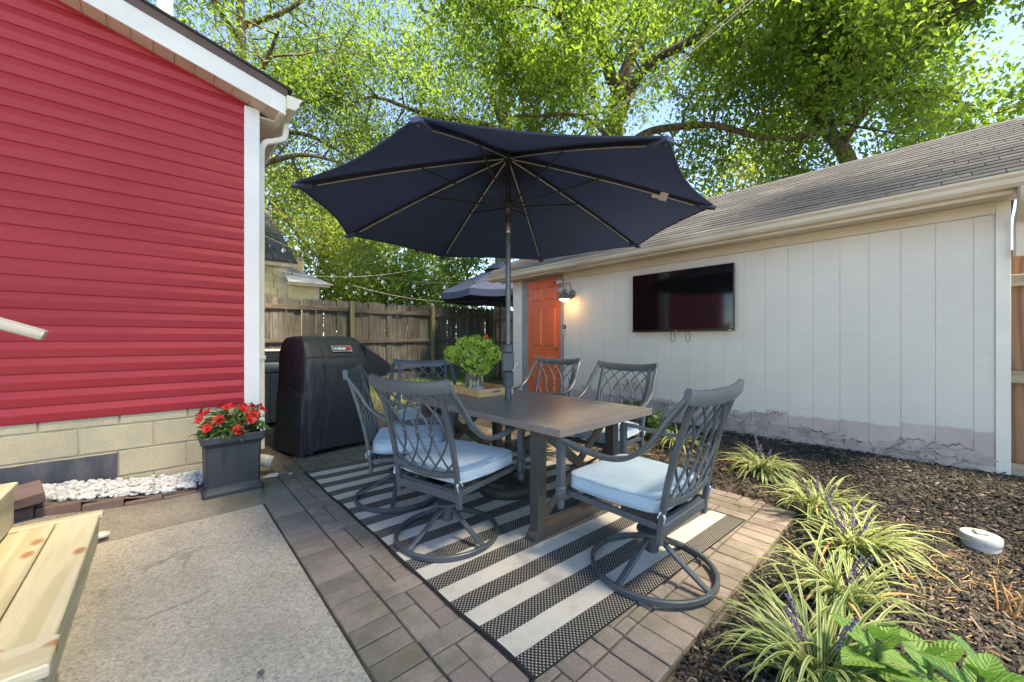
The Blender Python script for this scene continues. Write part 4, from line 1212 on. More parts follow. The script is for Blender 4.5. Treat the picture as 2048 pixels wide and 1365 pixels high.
# ================================================================ CHAIRS
def back_pt(y, z, dz=0):
    """point on the leaning, bowed chair back (local: +x forward)"""
    t = max(0.0, (z-.27)/.69)
    x = -.165-.02*t-.125*t**1.8-.035*(1-(y/.33)**2)*max(0, t)
    return (x, y, z)
def make_chair(name):
    c = empty(name, (0, 0, .011))
    CM, CD = M['chair_metal'], M['chair_dark']
    # ring base
    b = MB(); n = 40; Rr = .305
    b.bar([(Rr*math.cos(2*math.pi*i/n), Rr*math.sin(2*math.pi*i/n), .016) for i in range(n)], .022, .03, closed=True); b.build("base_ring", CM, c, smooth=True)
    for k in range(4):
        a = R(-4+90*k); d = Vector((math.cos(a), math.sin(a), 0))
        path = bez([d*.02+Vector((0, 0, .165)), d*.07+Vector((0, 0, .15)), d*.17+Vector((0, 0, .09)), d*.255+Vector((0, 0, .042)), d*.297+Vector((0, 0, .022))], 5)
        b = MB(); b.bar(path, .03, .018); b.build("base_leg", CM, c, smooth=True)
    b = MB(); b.lathe([(.032, .09), (.036, .10), (.036, .165), (.072, .185), (.078, .195), (.078, .205), (.05, .213), (.03, .215)], 20); b.build("swivel_hub", CM, c, smooth=True)
    b = MB(); b.lathe([(.03, .21), (.03, .30)], 14); b.box(-.13, .13, -.09, .09, .285, .305); b.box(-.12, .12, -.1, -.06, .30, .335); b.box(-.12, .12, .06, .1, .30, .335); b.build("rocker_spring", CD, c)
    # seat frame
    b = MB()
    fr = [(.345, -.27, .365), (.345, .27, .365), (-.15, .235, .345), (-.15, -.235, .345)]
    b.bar(fr, .03, .03, closed=True, ch=.1)
    for yy in (-.1, .1): b.bar([(-.15, yy, .348), (.345, yy, .362)], .03, .02)
    b.build("seat_frame", CM, c)
    # rear posts and cross bar
    for s in (-1, 1):
        path = [back_pt(s*.243, .27+.66*i/14) for i in range(15)]
        path = [(p[0], p[1], p[2]) for p in path]
        b = MB(); b.bar(path, .034, .024, (1, 0, 0)); b.build("back_post", CM, c, smooth=True)
    b = MB(); b.bar([(-.166, -.235, .325), (-.166, .235, .325)], .022, .05); b.build("rear_bar", CM, c)
    # top rail with raised, swept corners
    b = MB(); pr = []
    n = 24
    for i in range(n+1):
        y = -.312+.624*i/n; t = abs(y)/.312
        z = .935+.024*t**3
        p = back_pt(y, z); pr.append((p[0]-.006*t, y, z))
    b.sweep(pr, [(-.015, -.033), (.015, -.033), (.017, .02), (.009, .034), (-.009, .034), (-.017, .02)], (-.12, 0, 1)); b.build("top_rail", CM, c, smooth=True)
    # lower curved back rail
    b = MB(); lo = []
    for i in range(17):
        y = -.243+.486*i/16; z = .445+.035*(1-(y/.243)**2)*-1+.02
        lo.append(back_pt(y, z))
    b.bar(lo, .018, .034); b.build("lower_back_rail", CM, c, smooth=True)
    # interlaced pointed ovals
    ztop, zbot = .912, .435
    w = .165
    for pk in (-.275, -.165, -.055, .055, .165, .275):
        for s in (-1, 1):
            seg = []
            runs = []
            for i in range(29):
                t = 2*i/28
                y = pk+s*w*math.sin(math.pi/2*t)**.92 if 0 < t < 2 else pk
                # the lower half narrows towards the bottom rail
                z = ztop-(ztop-zbot)*(t/2)
                f = 1-.18*max(0, t-1)
                y *= f
                if abs(y) < .236*(1 if t < 1 else 1):
                    p = back_pt(y, z); seg.append((p[0]+(.003*s), p[1], p[2]))
                else:
                    if len(seg) > 3: runs.append(seg)
                    seg = []
            if len(seg) > 3: runs.append(seg)
            for r_ in runs:
                b = MB(); b.bar(r_, .0105, .011, (1, 0, 0)); b.build("lattice_bar", CM, c, smooth=True)
    for y in (-.108, 0, .108):
        p = back_pt(y, (ztop+zbot)/2); b = MB(); b.ball(p, .019, 10, 6, sc=(.5, 1, 1)); b.build("rosette", CM, c, smooth=True)
    # arms: sweep from the rail corner down and forward to the front leg
    for s in (-1, 1):
        q0 = back_pt(s*.303, .945)
        path = bez([(q0[0]-.003, s*.303, .945), (-.235, s*.317, .84), (-.165, s*.33, .735), (-.06, s*.332, .655), (.06, s*.33, .628), (.20, s*.322, .637), (.31, s*.312, .648), (.372, s*.308, .650)], 7)
        b = MB(); b.bar(path, .036, .022, (0, 0, 1) if False else (1, 0, .55)); b.build("arm", CM, c, smooth=True)
        b = MB(); fl = MB()
        fl.lathe([(.018, .285), (.019, .33), (.026, .345), (.03, .365), (.03, .395), (.024, .405)], 10, (.36, s*.307, 0))
        fl.box(.341, .379, s*.307-.019, s*.307+.019, .40, .646, bev=.004)
        fl.build("front_leg", CM, c)
    # cushion
    b = MB(); n = 20; vs_ = []; fs_ = []
    z0, th = .385, .095
    def outline(i, N):
        a = 2*math.pi*i/N; ca, sa = math.cos(a), math.sin(a); e = .2
        x = math.copysign(abs(ca)**e, ca); y = math.copysign(abs(sa)**e, sa)
        hw = .275-(.035 if x < 0 else 0)*(-x)
        return .09+x*.255, y*hw
    N = 64
    layers = [(.90, 0), (.985, .012), (1.0, .03), (1.0, .065), (.985, .083), (.93, .094), (.78, .098), (.5, .101), (.2, .102)]
    for sc, dz in layers:
        for i in range(N):
            x, y = outline(i, N); x -= .09
            dimple = 1.0
            vs_.append((.09+x*sc, y*sc, z0+dz-.012*(.09-x*sc)*0))
    for l in range(len(layers)-1):
        for i in range(N):
            j = (i+1) % N; fs_.append((l*N+i, l*N+j, (l+1)*N+j, (l+1)*N+i))
    fs_.append(tuple(range(N-1, -1, -1))); fs_.append(tuple((len(layers)-1)*N+i for i in range(N)))
    b.add(vs_, fs_); cu = b.build("seat_cushion", M['cushion'], c, smooth=True, ang=0)
    for dz in (.022, .083):
        b = MB(); pts = []
        for i in range(N):
            x, y = outline(i, N); x -= .09
            k = 1.004 if dz < .05 else .989
            pts.append((.09+x*k, y*k, z0+dz))
        b.tube(pts, .0058, 6, closed=True); b.build("piping", M['piping'], cu, smooth=True)
    for s in (-1, 1):
        b = MB()
        b.bar(bez([(-.155, s*.225, .405), (-.185, s*.252, .415), (-.195, s*.255, .405), (-.192, s*.258, .375)], 5), .012, .004); b.bar(bez([(-.155, s*.225, .405), (-.178, s*.262, .425), (-.17, s*.272, .40)], 5), .012, .004)
        b.build("cushion_tie", M['cushion'], cu, smooth=True)
    return c
CH = [((1.30, 2.03), 14, "blue cushioned metal swivel chair nearest the concrete slab, its back to the viewer"),
      ((1.90, 1.01), 90, "blue cushioned swivel chair at the near end of the table, beside the planting bed"),
      ((1.34, 2.78), -30, "swivel chair turned aside between the covered grill and the table"),
      ((1.95, 3.50), -119, "swivel chair at the far end of the table, in front of the fence"),
      ((3.15, 3.00), 186, "swivel chair in front of the coral door"),
      ((2.88, 1.96), 180, "swivel chair on the garage side with its back under the television")]
proto = make_chair("swivel_chair")
for i, ((x, y), a, lb) in enumerate(CH):
    o = proto if i == 0 else copy_tree(proto)
    o.location = (x, y, .011); o.rotation_euler = (0, 0, R(a)); tag(o, lb, "chair", "swivel chairs around the dining table")

# ================================================================ BIG PARASOL
UX, UY = 2.055, 2.32
um = empty("patio_umbrella", (UX, UY, .008), 0, "large open navy patio umbrella standing through the dining table", "umbrella")
def ub(b, name, m, parent=um, smooth=True, ang=40): return b.build(name, M[m], parent, False, smooth, ang)
A0 = math.atan2(2.61-2.31, .58-2.045); UR = 1.50; ZR, ZT = 2.115, 2.66
b = MB(); b.lathe([(.235, 0), (.24, .02), (.24, .055), (.225, .075), (.19, .09), (.10, .115), (.055, .125)], 40)
ub(b, "base", 'resin')
for k in range(4):
    a = R(20+90*k); d = Vector((math.cos(a), math.sin(a), 0)); t = Vector((-d.y, d.x, 0))
    q = MB(); q.prism([d*.07-t*.05+Vector((0, 0, .118)), d*.07+t*.05+Vector((0, 0, .118)), d*.215+t*.085+Vector((0, 0, .082)), d*.215-t*.085+Vector((0, 0, .082))], (0, 0, .03)); ub(q, "base_segment", 'resin', smooth=False)
b = MB(); b.lathe([(.04, .12), (.036, .15), (.03, .36), (.03, .37)], 16); ub(b, "base_stem", 'resin')
b = MB(); b.tube([(0, 0, .12), (0, 0, .90)], .0245, 16); ub(b, "lower_pole", 'pole')
b = MB(); b.tube([(0, 0, 1.14), (0, 0, 2.06)], .0215, 16); ub(b, "middle_pole", 'pole')
b = MB(); b.lathe([(.023, 2.05), (.0235, 2.055), (.0235, 2.13), (.0225, 2.135)], 16); ub(b, "tilt_collar", 'silver')
b = MB(); b.tube([(0, 0, 2.13), (0, 0, ZT+.01)], .021, 14); ub(b, "upper_pole", 'rib')
b = MB(); b.lathe([(.034, .82), (.041, .825), (.043, .94), (.047, .95), (.047, 1.0), (.044, 1.05), (.043, 1.12), (.036, 1.155), (.024, 1.16)], 20); ub(b, "crank_housing", 'crank')
b = MB(); b.lathe([(.028, .715), (.027, .74), (.027, .82)], 16); ub(b, "table_sleeve", 'crank')
b = MB(); hd = Vector((.742, -.670, 0)); fwv = Vector((-.670, -.742, 0))
b.tube([hd*.03+fwv*.03+Vector((0, 0, .985)), hd*.068+fwv*.04+Vector((0, 0, 1.0)), hd*.035+fwv*.06+Vector((0, 0, .945)), hd*.06+fwv*.06+Vector((0, 0, .945))], .004, 8)
b.ball(hd*.07+fwv*.04+Vector((0, 0, 1.005)), .010, 8, 5); ub(b, "crank_handle", 'white_plastic')
b = MB(); b.box(-.046, .046, -.055, .03, .94, 1.1, bev=.012); o = ub(b, "crank_box", 'crank'); o.rotation_euler = (0, 0, R(-42))
ZH = 2.265
b = MB(); b.lathe([(.022, -.06), (.03, -.05), (.034, -.02), (.052, -.012), (.055, .012), (.034, .02), (.028, .05)], 16, (0, 0, ZH)); ub(b, "runner_hub", 'rib')
b = MB(); b.lathe([(.024, -.03), (.045, -.02), (.05, .01), (.03, .03)], 16, (0, 0, ZT)); ub(b, "top_hub", 'rib')
def can(t): # canopy height along a rib (gentle convex droop)
    return ZT+.015-(ZT-ZR)*(.86*t+.14*t*t)
for k in range(8):
    a = A0+k*math.pi/4; d = Vector((math.cos(a), math.sin(a), 0)); a1 = a+math.pi/4; d1 = Vector((math.cos(a1), math.sin(a1), 0))
    q = MB(); vs_ = []; fs_ = []; n, m = 14, 10
    for i in range(n+1):
        t = .03+.97*i/n
        for j in range(m+1):
            s = j/m
            p = d.lerp(d1, s)*UR*t
            # scalloped hem and sagging cloth between the ribs
            pull = 1-.038*math.sin(math.pi*s)*t**2
            z = can(t)+.012-.055*math.sin(math.pi*s)*t*(1.1-.5*t)+.03*math.sin(math.pi*s)*t**3
            vs_.append((p.x*pull, p.y*pull, z))
    for i in range(n):
        for j in range(m): fs_.append((i*(m+1)+j, (i+1)*(m+1)+j, (i+1)*(m+1)+j+1, i*(m+1)+j+1))
    q.add(vs_, fs_); cp = ub(q, "canopy_panel", 'canopy', ang=0)
    hem = [Vector(vs_[n*(m+1)+j]) for j in range(m+1)]
    q = MB(); q.bar(hem, .004, .012); ub(q, "hem", 'canopy', cp)
    # rib: black bar with a pale lower edge
    path = [d*(.04+(UR-.05)*i/12)+Vector((0, 0, can((.04+(UR-.05)*i/12)/UR)-.012)) for i in range(13)]
    q = MB(); q.bar(path, .017, .026); rb = ub(q, "rib", 'rib', smooth=False)
    path2 = [p-Vector((0, 0, .0155)) for p in path[:12]]
    q = MB(); q.bar(path2, .010, .006); ub(q, "rib_edge", 'rib_edge', rb, smooth=False)
    tp = d*UR+Vector((0, 0, can(1)-.003))
    q = MB(); q.bar([tp-d*.10+Vector((0, 0, .016)), tp+d*.012], .05, .022); ub(q, "corner_pocket", 'nb_canopy', cp)
    tm = .47; ap = d*(UR*tm)+Vector((0, 0, can(tm)-.03))
    q = MB(); q.bar([d*.045+Vector((0, 0, ZH)), ap], .015, .012); ub(q, "strut", 'rib', smooth=False)
    q = MB(); q.ball(ap+Vector((0, 0, .012)), .014, 8, 5); ub(q, "strut_joint", 'rib')
# upper vent layer and finial
for k in range(8):
    a = A0+k*math.pi/4; d = Vector((math.cos(a), math.sin(a), 0)); d1 = Vector((math.cos(a+math.pi/4), math.sin(a+math.pi/4), 0))
    q = MB(); q.add([Vector((0, 0, ZT+.12)), d*.36+Vector((0, 0, can(.2)+.055)), d1*.36+Vector((0, 0, can(.2)+.055))], [(0, 1, 2)]); ub(q, "vent_panel", 'canopy', smooth=False)
b = MB(); b.lathe([(.02, 0), (.03, .01), (.022, .03), (.014, .05), (.02, .065), (.004, .085)], 12, (0, 0, ZT+.11)); ub(b, "finial", 'rib')
# pale light clip on one rib
k = 3; a = A0+k*math.pi/4; d = Vector((math.cos(a), math.sin(a), 0)); t = .78
p = d*UR*t+Vector((0, 0, can(t)-.02)); sl = (d*UR+Vector((0, 0, can(1)))-Vector((0, 0, can(0)))).normalized(); sd = sl.cross(Vector((0, 0, 1))).normalized(); u_ = sd.cross(sl)
b = MB(); b.obox(p-u_*.008, sl*.028, sd*.022, u_*.022); b.obox(p-sl*.05-u_*.02, sl*.03, sd*.016, u_*.006); ub(b, "rib_clip", 'offwhite', smooth=False)

# ================================================================ TRAY, VASE, FLOWERS
ty_ = empty("serving_tray", (2.15, 2.80, TZ), R(-2), "light bamboo serving tray with cut-out handles on the table", "tray")
hx, hy, hh = .19, .225, .065
def tr(name, *a): q = MB(); q.box(*a, bev=.002); return q.build(name, M['tray_wood'], ty_)
tr("tray_bottom", -hx+.011, hx-.011, -hy+.011, hy-.011, .002, .010)
tr("tray_side", -hx, -hx+.01, -hy+.0105, hy-.0105, .001, hh); tr("tray_side", hx-.01, hx, -hy+.0105, hy-.0105, .001, hh)
for s in (-1, 1):
    y0, y1 = (s*hy-.005, s*hy+.005)
    q = MB(); q.box(-hx, hx, y0, y1, .001, .028); q.box(-hx, -.045, y0, y1, .0281, .047); q.box(.045, hx, y0, y1, .0281, .047); q.box(-hx, hx, y0, y1, .0471, hh)
    q.build("handle_end", M['tray_wood'], ty_)
    q = MB(); q.sweep([(-.045, s*hy, .0375), (.045, s*hy, .0375)], [(-.0065, -.0095), (.0065, -.0095), (.0065, .0095), (-.0065, .0095)]) ; 
    q2 = MB()
    q2.tube([(-.048, s*(hy+.0055), .027), (.048, s*(hy+.0055), .027), (.048, s*(hy+.0055), .048), (-.048, s*(hy+.0055), .048)], .002, 6, closed=True); q2.build("handle_rim", M['silver'], ty_)
b = MB(); n = 26; vs_ = [(0, 0, 0)]; 
for ri in (1, 2, 3):
    for i in range(n):
        a = 2*math.pi*i/n; r_ = ri/3*(.135+.02*math.sin(a*4)+.012*math.sin(a*7+1)); vs_.append((r_*math.cos(a), r_*math.sin(a), (.006*math.sin(a*5)+.004)*(ri/3)**2+(.05 if (ri == 3 and math.sin(a+.9) < -.8) else 0)))
fs_ = [(0, 1+i, 1+(i+1) % n) for i in range(n)]+[(1+(r_-1)*n+i, 1+r_*n+i, 1+r_*n+(i+1) % n, 1+(r_-1)*n+(i+1) % n) for r_ in (1, 2) for i in range(n)]
b.add(vs_, fs_); o = b.build("napkin", M['napkin'], smooth=True); o.location = (2.13, 2.80, TZ+.014); tag(o, "blue and white printed napkin under the glass vase", "napkin")
VX, VY, VZ = 2.115, 2.855, TZ+.026
vz = empty("glass_vase", (VX, VY, VZ), 0, "clear glass cylinder vase holding green hydrangeas on the tray", "vase")
b = MB(); b.lathe([(.001, 0), (.078, 0), (.08, .004), (.08, .17), (.0755, .17), (.0755, .012), (.001, .010)], 32, cap=False); b.build("glass", M['glass'], vz, smooth=True)
bq = empty("hydrangea_bouquet", (VX, VY, VZ+.012), 0, "bouquet of round green hydrangea heads in the glass vase", "flowers")
heads = [((-.20, .05, .315), .076), ((-.105, .09, .40), .068), ((.0, .08, .415), .074), ((.095, .05, .385), .066), ((.16, -.03, .315), .08), ((-.005, -.10, .265), .106), ((.085, -.09, .195), .062)]
r2 = np.random.default_rng(5)
for (hx_, hy_, hz_), hr_ in heads:
    # local frame: x to the right as seen, y towards/away along the view
    cx_ = hx_*.742+hy_*.670; cy_ = -hx_*.670+hy_*.742
    c = np.array([cx_, cy_, hz_]); nf = 240
    d = r2.normal(0, 1, (nf, 3)); d /= np.linalg.norm(d, axis=1)[:, None]
    bump = 1+.10*np.sin(d@np.array([7., 4, 9]))+.08*r2.normal(0, 1, nf)
    ctr = c+d*(hr_*bump)[:, None]*np.array([1, 1, .92])
    t1 = np.cross(d, r2.normal(0, 1, (nf, 3))); t1 /= np.linalg.norm(t1, axis=1)[:, None]; t2 = np.cross(d, t1)
    s = .0165*r2.uniform(.8, 1.3, nf)
    # a floret: four cupped petals
    V = []; 
    for k in range(4):
        e1 = t1*math.cos(k*math.pi/2)+t2*math.sin(k*math.pi/2); e2 = t1*math.cos(k*math.pi/2+1.1)+t2*math.sin(k*math.pi/2+1.1); em = (e1+e2); em /= np.linalg.norm(em, axis=1)[:, None]
        V += [ctr-d*(s*.3)[:, None], ctr+e1*(s*.7)[:, None]+d*(s*.2)[:, None], ctr+em*s[:, None]+d*(s*.5)[:, None], ctr+e2*(s*.7)[:, None]+d*(s*.2)[:, None]]
    V = np.stack(V, 1).reshape(-1, 3); F = np.arange(nf*16).reshape(-1, 4)
    core = MB(); core.ball(tuple(c), hr_*.80, 12, 8)
    cv = np.array(core.v); cq = np.array([f for f in core.f if len(f) == 4])+len(V)
    o = link("flower_head", np_mesh("flower_head", np.concatenate([V, cv]), np.concatenate([F, cq]), [M['hydrangea'], M['hyd_core_shade']], [0]*len(F)+[1]*len(cq)), bq)
    b = MB(); b.tube(bez([(cx_*.15, cy_*.15, 0), (cx_*.2, cy_*.2, .12), (cx_*.7, cy_*.7, hz_*.7), tuple(c)], 5), .0045, 6); b.build("stem", M['stem'], bq, smooth=True)
for (dx, dy, dz, s, yw) in ((-.11, -.02, .24, .11, 2.5), (-.07, -.05, .19, .10, 3.2), (.12, .02, .21, .09, .2)):
    cx_ = dx*.742+dy*.670; cy_ = -dx*.670+dy*.742
    q = MB(); vs_ = []; m = 7
    for i in range(m+1):
        t = i/m; wd = s*.42*math.sin(math.pi*min(1, t*.95+.03))**.8
        for e in (-1, 0, 1): vs_.append((s*(t*1.3-.6), e*wd, .01*abs(e)*1.0-.05*s*(t*2-1)**2*8*s))
    q.add(vs_, [(i*3+e, i*3+e+1, (i+1)*3+e+1, (i+1)*3+e) for i in range(m) for e in (0, 1)])
    o = q.build("leaf", M['leaf_dark'], bq, smooth=True, ang=0); o.location = (cx_, cy_, dz); o.rotation_euler = (R(rnd.uniform(40, 70)), R(30), yw-.7)
# ================================================================ COVERED GRILL
GX, GY, GA = 1.40, 4.77, R(13)
gr = empty("covered_grill", (GX, GY, g(GX, GY)), GA, "barbecue grill under a black vinyl cover beside the red house", "grill")
# sections: z, x0, x1, y0 (front), y1 (back), corner exponent
SEC = [(.05, -.43, .40, -.37, .34), (.25, -.42, .39, -.36, .34), (.5, -.405, .38, -.345, .335), (.72, -.395, .375, -.335, .33), (.86, -.39, .37, -.33, .33), (.97, -.385, .365, -.325, .33),
       (1.06, -.38, .36, -.285, .325), (1.14, -.37, .35, -.235, .32), (1.21, -.355, .335, -.18, .30), (1.255, -.335, .315, -.12, .26), (1.275, -.30, .28, -.05, .20), (1.282, -.2, .19, .02, .12)]
def sec_at(z):
    for a, c in zip(SEC[:-1], SEC[1:]):
        if a[0] <= z <= c[0]:
            t = (z-a[0])/(c[0]-a[0]); return [a[i]+(c[i]-a[i])*t for i in range(1, 5)]
    return list(SEC[-1][1:])
N = 120; zsl = list(np.linspace(.05, .97, 34))+[1.0, 1.03, 1.06, 1.09, 1.12, 1.15, 1.18, 1.21, 1.235, 1.255, 1.268, 1.276, 1.282]
vs_ = []
for z in zsl:
    x0, x1, y0, y1 = sec_at(z); cx_, cy_ = (x0+x1)/2, (y0+y1)/2; hx_, hy_ = (x1-x0)/2, (y1-y0)/2
    low = max(0, (.9-z)/.9)
    for i in range(N):
        a = 2*math.pi*i/N; ca, sa = math.cos(a), math.sin(a); e = .15
        x = math.copysign(abs(ca)**e, ca); y = math.copysign(abs(sa)**e, sa)
        # folds gather at the front-left corner and hang down
        fl = math.exp(-((a-R(215))/.5)**2)
        k = 1+.07*fl*low*math.sin(a*22+2.6*math.sin(a*5+z)+z*2.2)+.012*low*math.sin(a*17+z*2)+.03*fl*math.exp(-((z-.60)/.10)**2)
        k += -.035*fl*math.exp(-((z-.70)/.06)**2)
        sag = .010*math.sin(x*6+z*9)*math.sin(y*5-z*4)
        zz = z+(.02*math.sin(a*3+1)+.015*math.sin(a*7) if z < .06 else 0)
        vs_.append((cx_+x*hx_*k+sag, cy_+y*hy_*k+sag, zz))
fs_ = [(l*N+i, l*N+(i+1) % N, (l+1)*N+(i+1) % N, (l+1)*N+i) for l in range(len(zsl)-1) for i in range(N)]
fs_.append(tuple((len(zsl)-1)*N+i for i in range(N)))
b = MB(); b.add(vs_, fs_); cov = b.build("cover", M['cover'], gr, smooth=True, ang=0)
# draped side shelf
b = MB(); n = 10; vs_ = []
prof = [(.33, -.27, 1.19), (.45, -.27, 1.10), (.60, -.26, 1.02), (.705, -.25, .965), (.725, -.25, .93), (.715, -.25, .84), (.66, -.25, .80), (.50, -.25, .76), (.33, -.25, .70)]
for j in range(9):
    s = j/8; yy = -.285+.56*s
    for i, (x, _, z) in enumerate(prof):
        wv = .012*math.sin(x*14+j*1.1)
        ed = 0.03 if j in (0, 8) else 0
        vs_.append((x-ed*(x > .5), yy+.02*math.sin(x*9)*(1 if j < 4 else -1)*0, z-(.03 if (j in (0, 8) and z > .9) else 0)+wv*(z > .9)))
P_ = len(prof)
fs_ = [(j*P_+i, j*P_+(i+1) % P_, (j+1)*P_+(i+1) % P_, (j+1)*P_+i) for j in range(8) for i in range(P_)]
fs_ += [tuple(range(P_)), tuple(8*P_+i for i in range(P_-1, -1, -1))]
b.add(vs_, fs_); b.build("shelf_cover", M['cover'], gr, smooth=True, ang=50)
# seams and strap
b = MB(); b.tube(bez([(-.19, -.349, .11), (-.19, -.343, .5), (-.19, -.333, .86), (-.19, -.328, .965), (-.185, -.24, 1.135), (-.175, -.125, 1.255)], 6), .0035, 6); b.build("seam", M['patch_black'], cov, smooth=True)
b = MB(); b.tube([(-.37, -.292, 1.052), (.35, -.292, 1.052)], .003, 6); b.build("seam", M['patch_black'], cov)
b = MB(); b.bar(bez([(-.43, -.02, .70), (-.42, -.22, .66), (-.36, -.345, .62), (-.26, -.352, .60), (-.19, -.35, .60)], 6), .006, .05); b.build("strap", M['cover'], cov, smooth=True)
for (x, y) in ((-.33, -.29), (.33, -.28), (.33, .28)):
    b = MB(); b.tube([(x-.014, y, .036), (x+.014, y, .036)], .036, 12); b.box(x-.02, x+.02, y-.012, y+.012, .05, .12); b.build("caster_wheel", M['black_plastic'], gr, smooth=True)
# woven name patch on the sloping hood
zc = 1.13; yf = -.243
nrm = Vector((0, -(1.21-1.06), -.105+0)).normalized()
slope = Vector((0, .105, .15)).normalized(); nrm = Vector((1, 0, 0)).cross(slope).normalized(); 
if nrm.y > 0: nrm = -nrm
pc = Vector((.045, yf-.006, zc))+nrm*.012
pw, ph = .115, .037
X_ = Vector((1, 0, 0))
b = MB(); b.obox(pc, X_*pw, slope*ph, nrm*.0015); pt = b.build("name_patch", M['patch_white'], gr)
b = MB(); b.obox(pc+nrm*.0022, X_*(pw-.005), slope*(ph-.005), nrm*.0006); b.build("patch_field", M['patch_black'], pt)
b = MB(); b.obox(pc+X_*.084+nrm*.0034, X_*.022, slope*(ph-.0065), nrm*.0005); b.build("patch_block", M['patch_red'], pt)
q = MB()
for s, zz in ((-1, .008), (1, .008)): pass
q.obox(pc+X_*.084+slope*.006+nrm*.0043, X_*.013, slope*.0015, nrm*.0003); q.obox(pc+X_*.084-slope*.004+nrm*.0043, X_*.010, slope*.0015, nrm*.0003)
tc = bpy.data.curves.new("weber_text", 'FONT'); tc.body = "weber"; tc.size = .062; tc.extrude = .0004; tc.align_x = 'CENTER'; tc.align_y = 'CENTER'; tc.offset = .0012; tc.space_character = .93
to = bpy.data.objects.new("patch_lettering_curve", tc); COL.objects.link(to)
dg = bpy.context.evaluated_depsgraph_get(); tm_ = bpy.data.meshes.new_from_object(to.evaluated_get(dg)); bpy.data.objects.remove(to)
tm_.name = "patch_lettering"; tm_.materials.clear(); tm_.materials.append(M['patch_white'])
o = link("patch_lettering", tm_, pt)
mw = Matrix((X_, slope, nrm)).transposed().to_4x4(); mw.translation = pc-X_*.022+nrm*.0035+slope*.003
o.matrix_local = mw

# ================================================================ DECK BOX AND CONDENSER
db = empty("deck_box", (1.05, 6.5, g(1.05, 6.5)), 0, "slate blue resin deck storage box behind the covered grill", "storage box")
b = MB(); b.box(-.33, .33, -.6, .6, 0, .66, bev=.012); b.build("box_body", M['deck_box'], db)
b = MB(); b.box(-.35, .35, -.62, .62, .665, .735, bev=.014); b.build("lid", M['deck_box'], db)
for x in (-.2, .12):
    b = MB(); b.box(x, x+.1, -.606, -.598, .49, .515); b.build("hand_slot", M['black_plastic'], db)
for x in (-.335, 0, .3):
    b = MB(); b.box(x, x+.03, -.612, -.599, .03, .64, bev=.004); b.build("body_rib", M['deck_box'], db)
ac = empty("air_conditioner", (1.25, 7.75, g(1.2, 7.7)), 0, "grey air conditioning condenser with pale top behind the deck box", "air conditioner")
b = MB(); b.box(-.4, .4, -.4, .4, 0, .80, bev=.02); b.build("cabinet", M['ac_metal'], ac)
b = MB(); b.box(-.42, .42, -.42, .42, .805, .835, bev=.01); b.build("top_cover", M['ac_top'], ac)
for i in range(14):
    b = MB(); b.box(-.02, .36, -.412, -.401, .10+.05*i, .125+.05*i); b.build("louver", M['black_plastic'], ac)

# ================================================================ PLANTER WITH RED FLOWERS
pn = empty("planter", (.41, 3.83, .012), R(0), "square charcoal planter full of red flowers in front of the block foundation", "planter")
def sq(h, z, rr=.012):
    c = h*.08
    return [(-h+c, -h, z), (h-c, -h, z), (h, -h+c, z), (h, h-c, z), (h-c, h, z), (-h+c, h, z), (-h, h-c, z), (-h, -h+c, z)]
secs = [(.188, 0), (.195, .006), (.195, .030), (.178, .055), (.170, .075), (.178, .375), (.192, .395), (.205, .41), (.205, .455), (.200, .462), (.185, .462), (.180, .40)]
vs_ = []
for h, z in secs: vs_ += sq(h, z)
fs_ = [(l*8+i, l*8+(i+1) % 8, (l+1)*8+(i+1) % 8, (l+1)*8+i) for l in range(len(secs)-1) for i in range(8)]+[tuple(range(7, -1, -1))]
b = MB(); b.add(vs_, fs_); b.build("pot", M['planter'], pn)
b = MB(); b.box(-.178, .178, -.178, .178, .38, .415); b.build("potting_soil", M['soil'], pn)
def leaf_arrays(ctr, dirn, nrm, L, Wd, curl=.25):
    """pointed folded leaves: 8 verts, 6 quads"""
    side = np.cross(dirn, nrm); side /= np.linalg.norm(side, axis=1)[:, None]; nrm = np.cross(side, dirn)
    def P(t, s, up): return ctr+dirn*(L*t)[:, None]+side*(Wd*s)[:, None]+nrm*(L*up)[:, None]
    one = np.ones(len(L))
    V = [P(0*one, 0*one, 0*one), P(.3*one, .5*one, .10*one), P(.68*one, .40*one, .02*one), P(1.*one, 0*one, -curl*one), P(.68*one, -.40*one, .02*one), P(.3*one, -.5*one, .10*one), P(.33*one, 0*one, .03*one), P(.7*one, 0*one, -.06*one)]
    V = np.stack(V, 1).reshape(-1, 3)
    bf = np.array([(0, 1, 6, 6), (6, 1, 2, 7), (7, 2, 3, 3), (0, 6, 5, 5), (6, 7, 4, 5), (7, 3, 4, 4)])
    tri = np.array([(0, 1, 6), (6, 1, 2), (6, 2, 7), (7, 2, 3), (0, 6, 5), (6, 4, 5), (6, 7, 4), (7, 3, 4)])
    F = (tri[None]+(np.arange(len(L))*8)[:, None, None]).reshape(-1, 3)
    return V, F
def tree_leaves(ctr, dirn, nrm, L, Wd, curl=.2):
    """light version: 6 verts, 4 triangles folded on the midrib"""
    side = np.cross(dirn, nrm); side /= np.linalg.norm(side, axis=1)[:, None]; nrm = np.cross(side, dirn)
    def P(t, s, up): return ctr+dirn*(L*t)[:, None]+side*(Wd*s)[:, None]+nrm*(L*up)[:, None]
    V = np.stack([P(0, 0, 0), P(.28, .5, .12), P(.7, .36, .03), P(1., 0, -curl), P(.7, -.36, .03), P(.28, -.5, .12)], 1).reshape(-1, 3)
    tri = np.array([(0, 1, 2), (0, 2, 3), (0, 3, 4), (0, 4, 5)])
    return V, (tri[None]+(np.arange(len(L))*6)[:, None, None]).reshape(-1, 3)
r3 = np.random.default_rng(21)
n = 300
th = r3.uniform(0, 6.28, n); ph_ = np.arccos(r3.uniform(.05, 1, n))
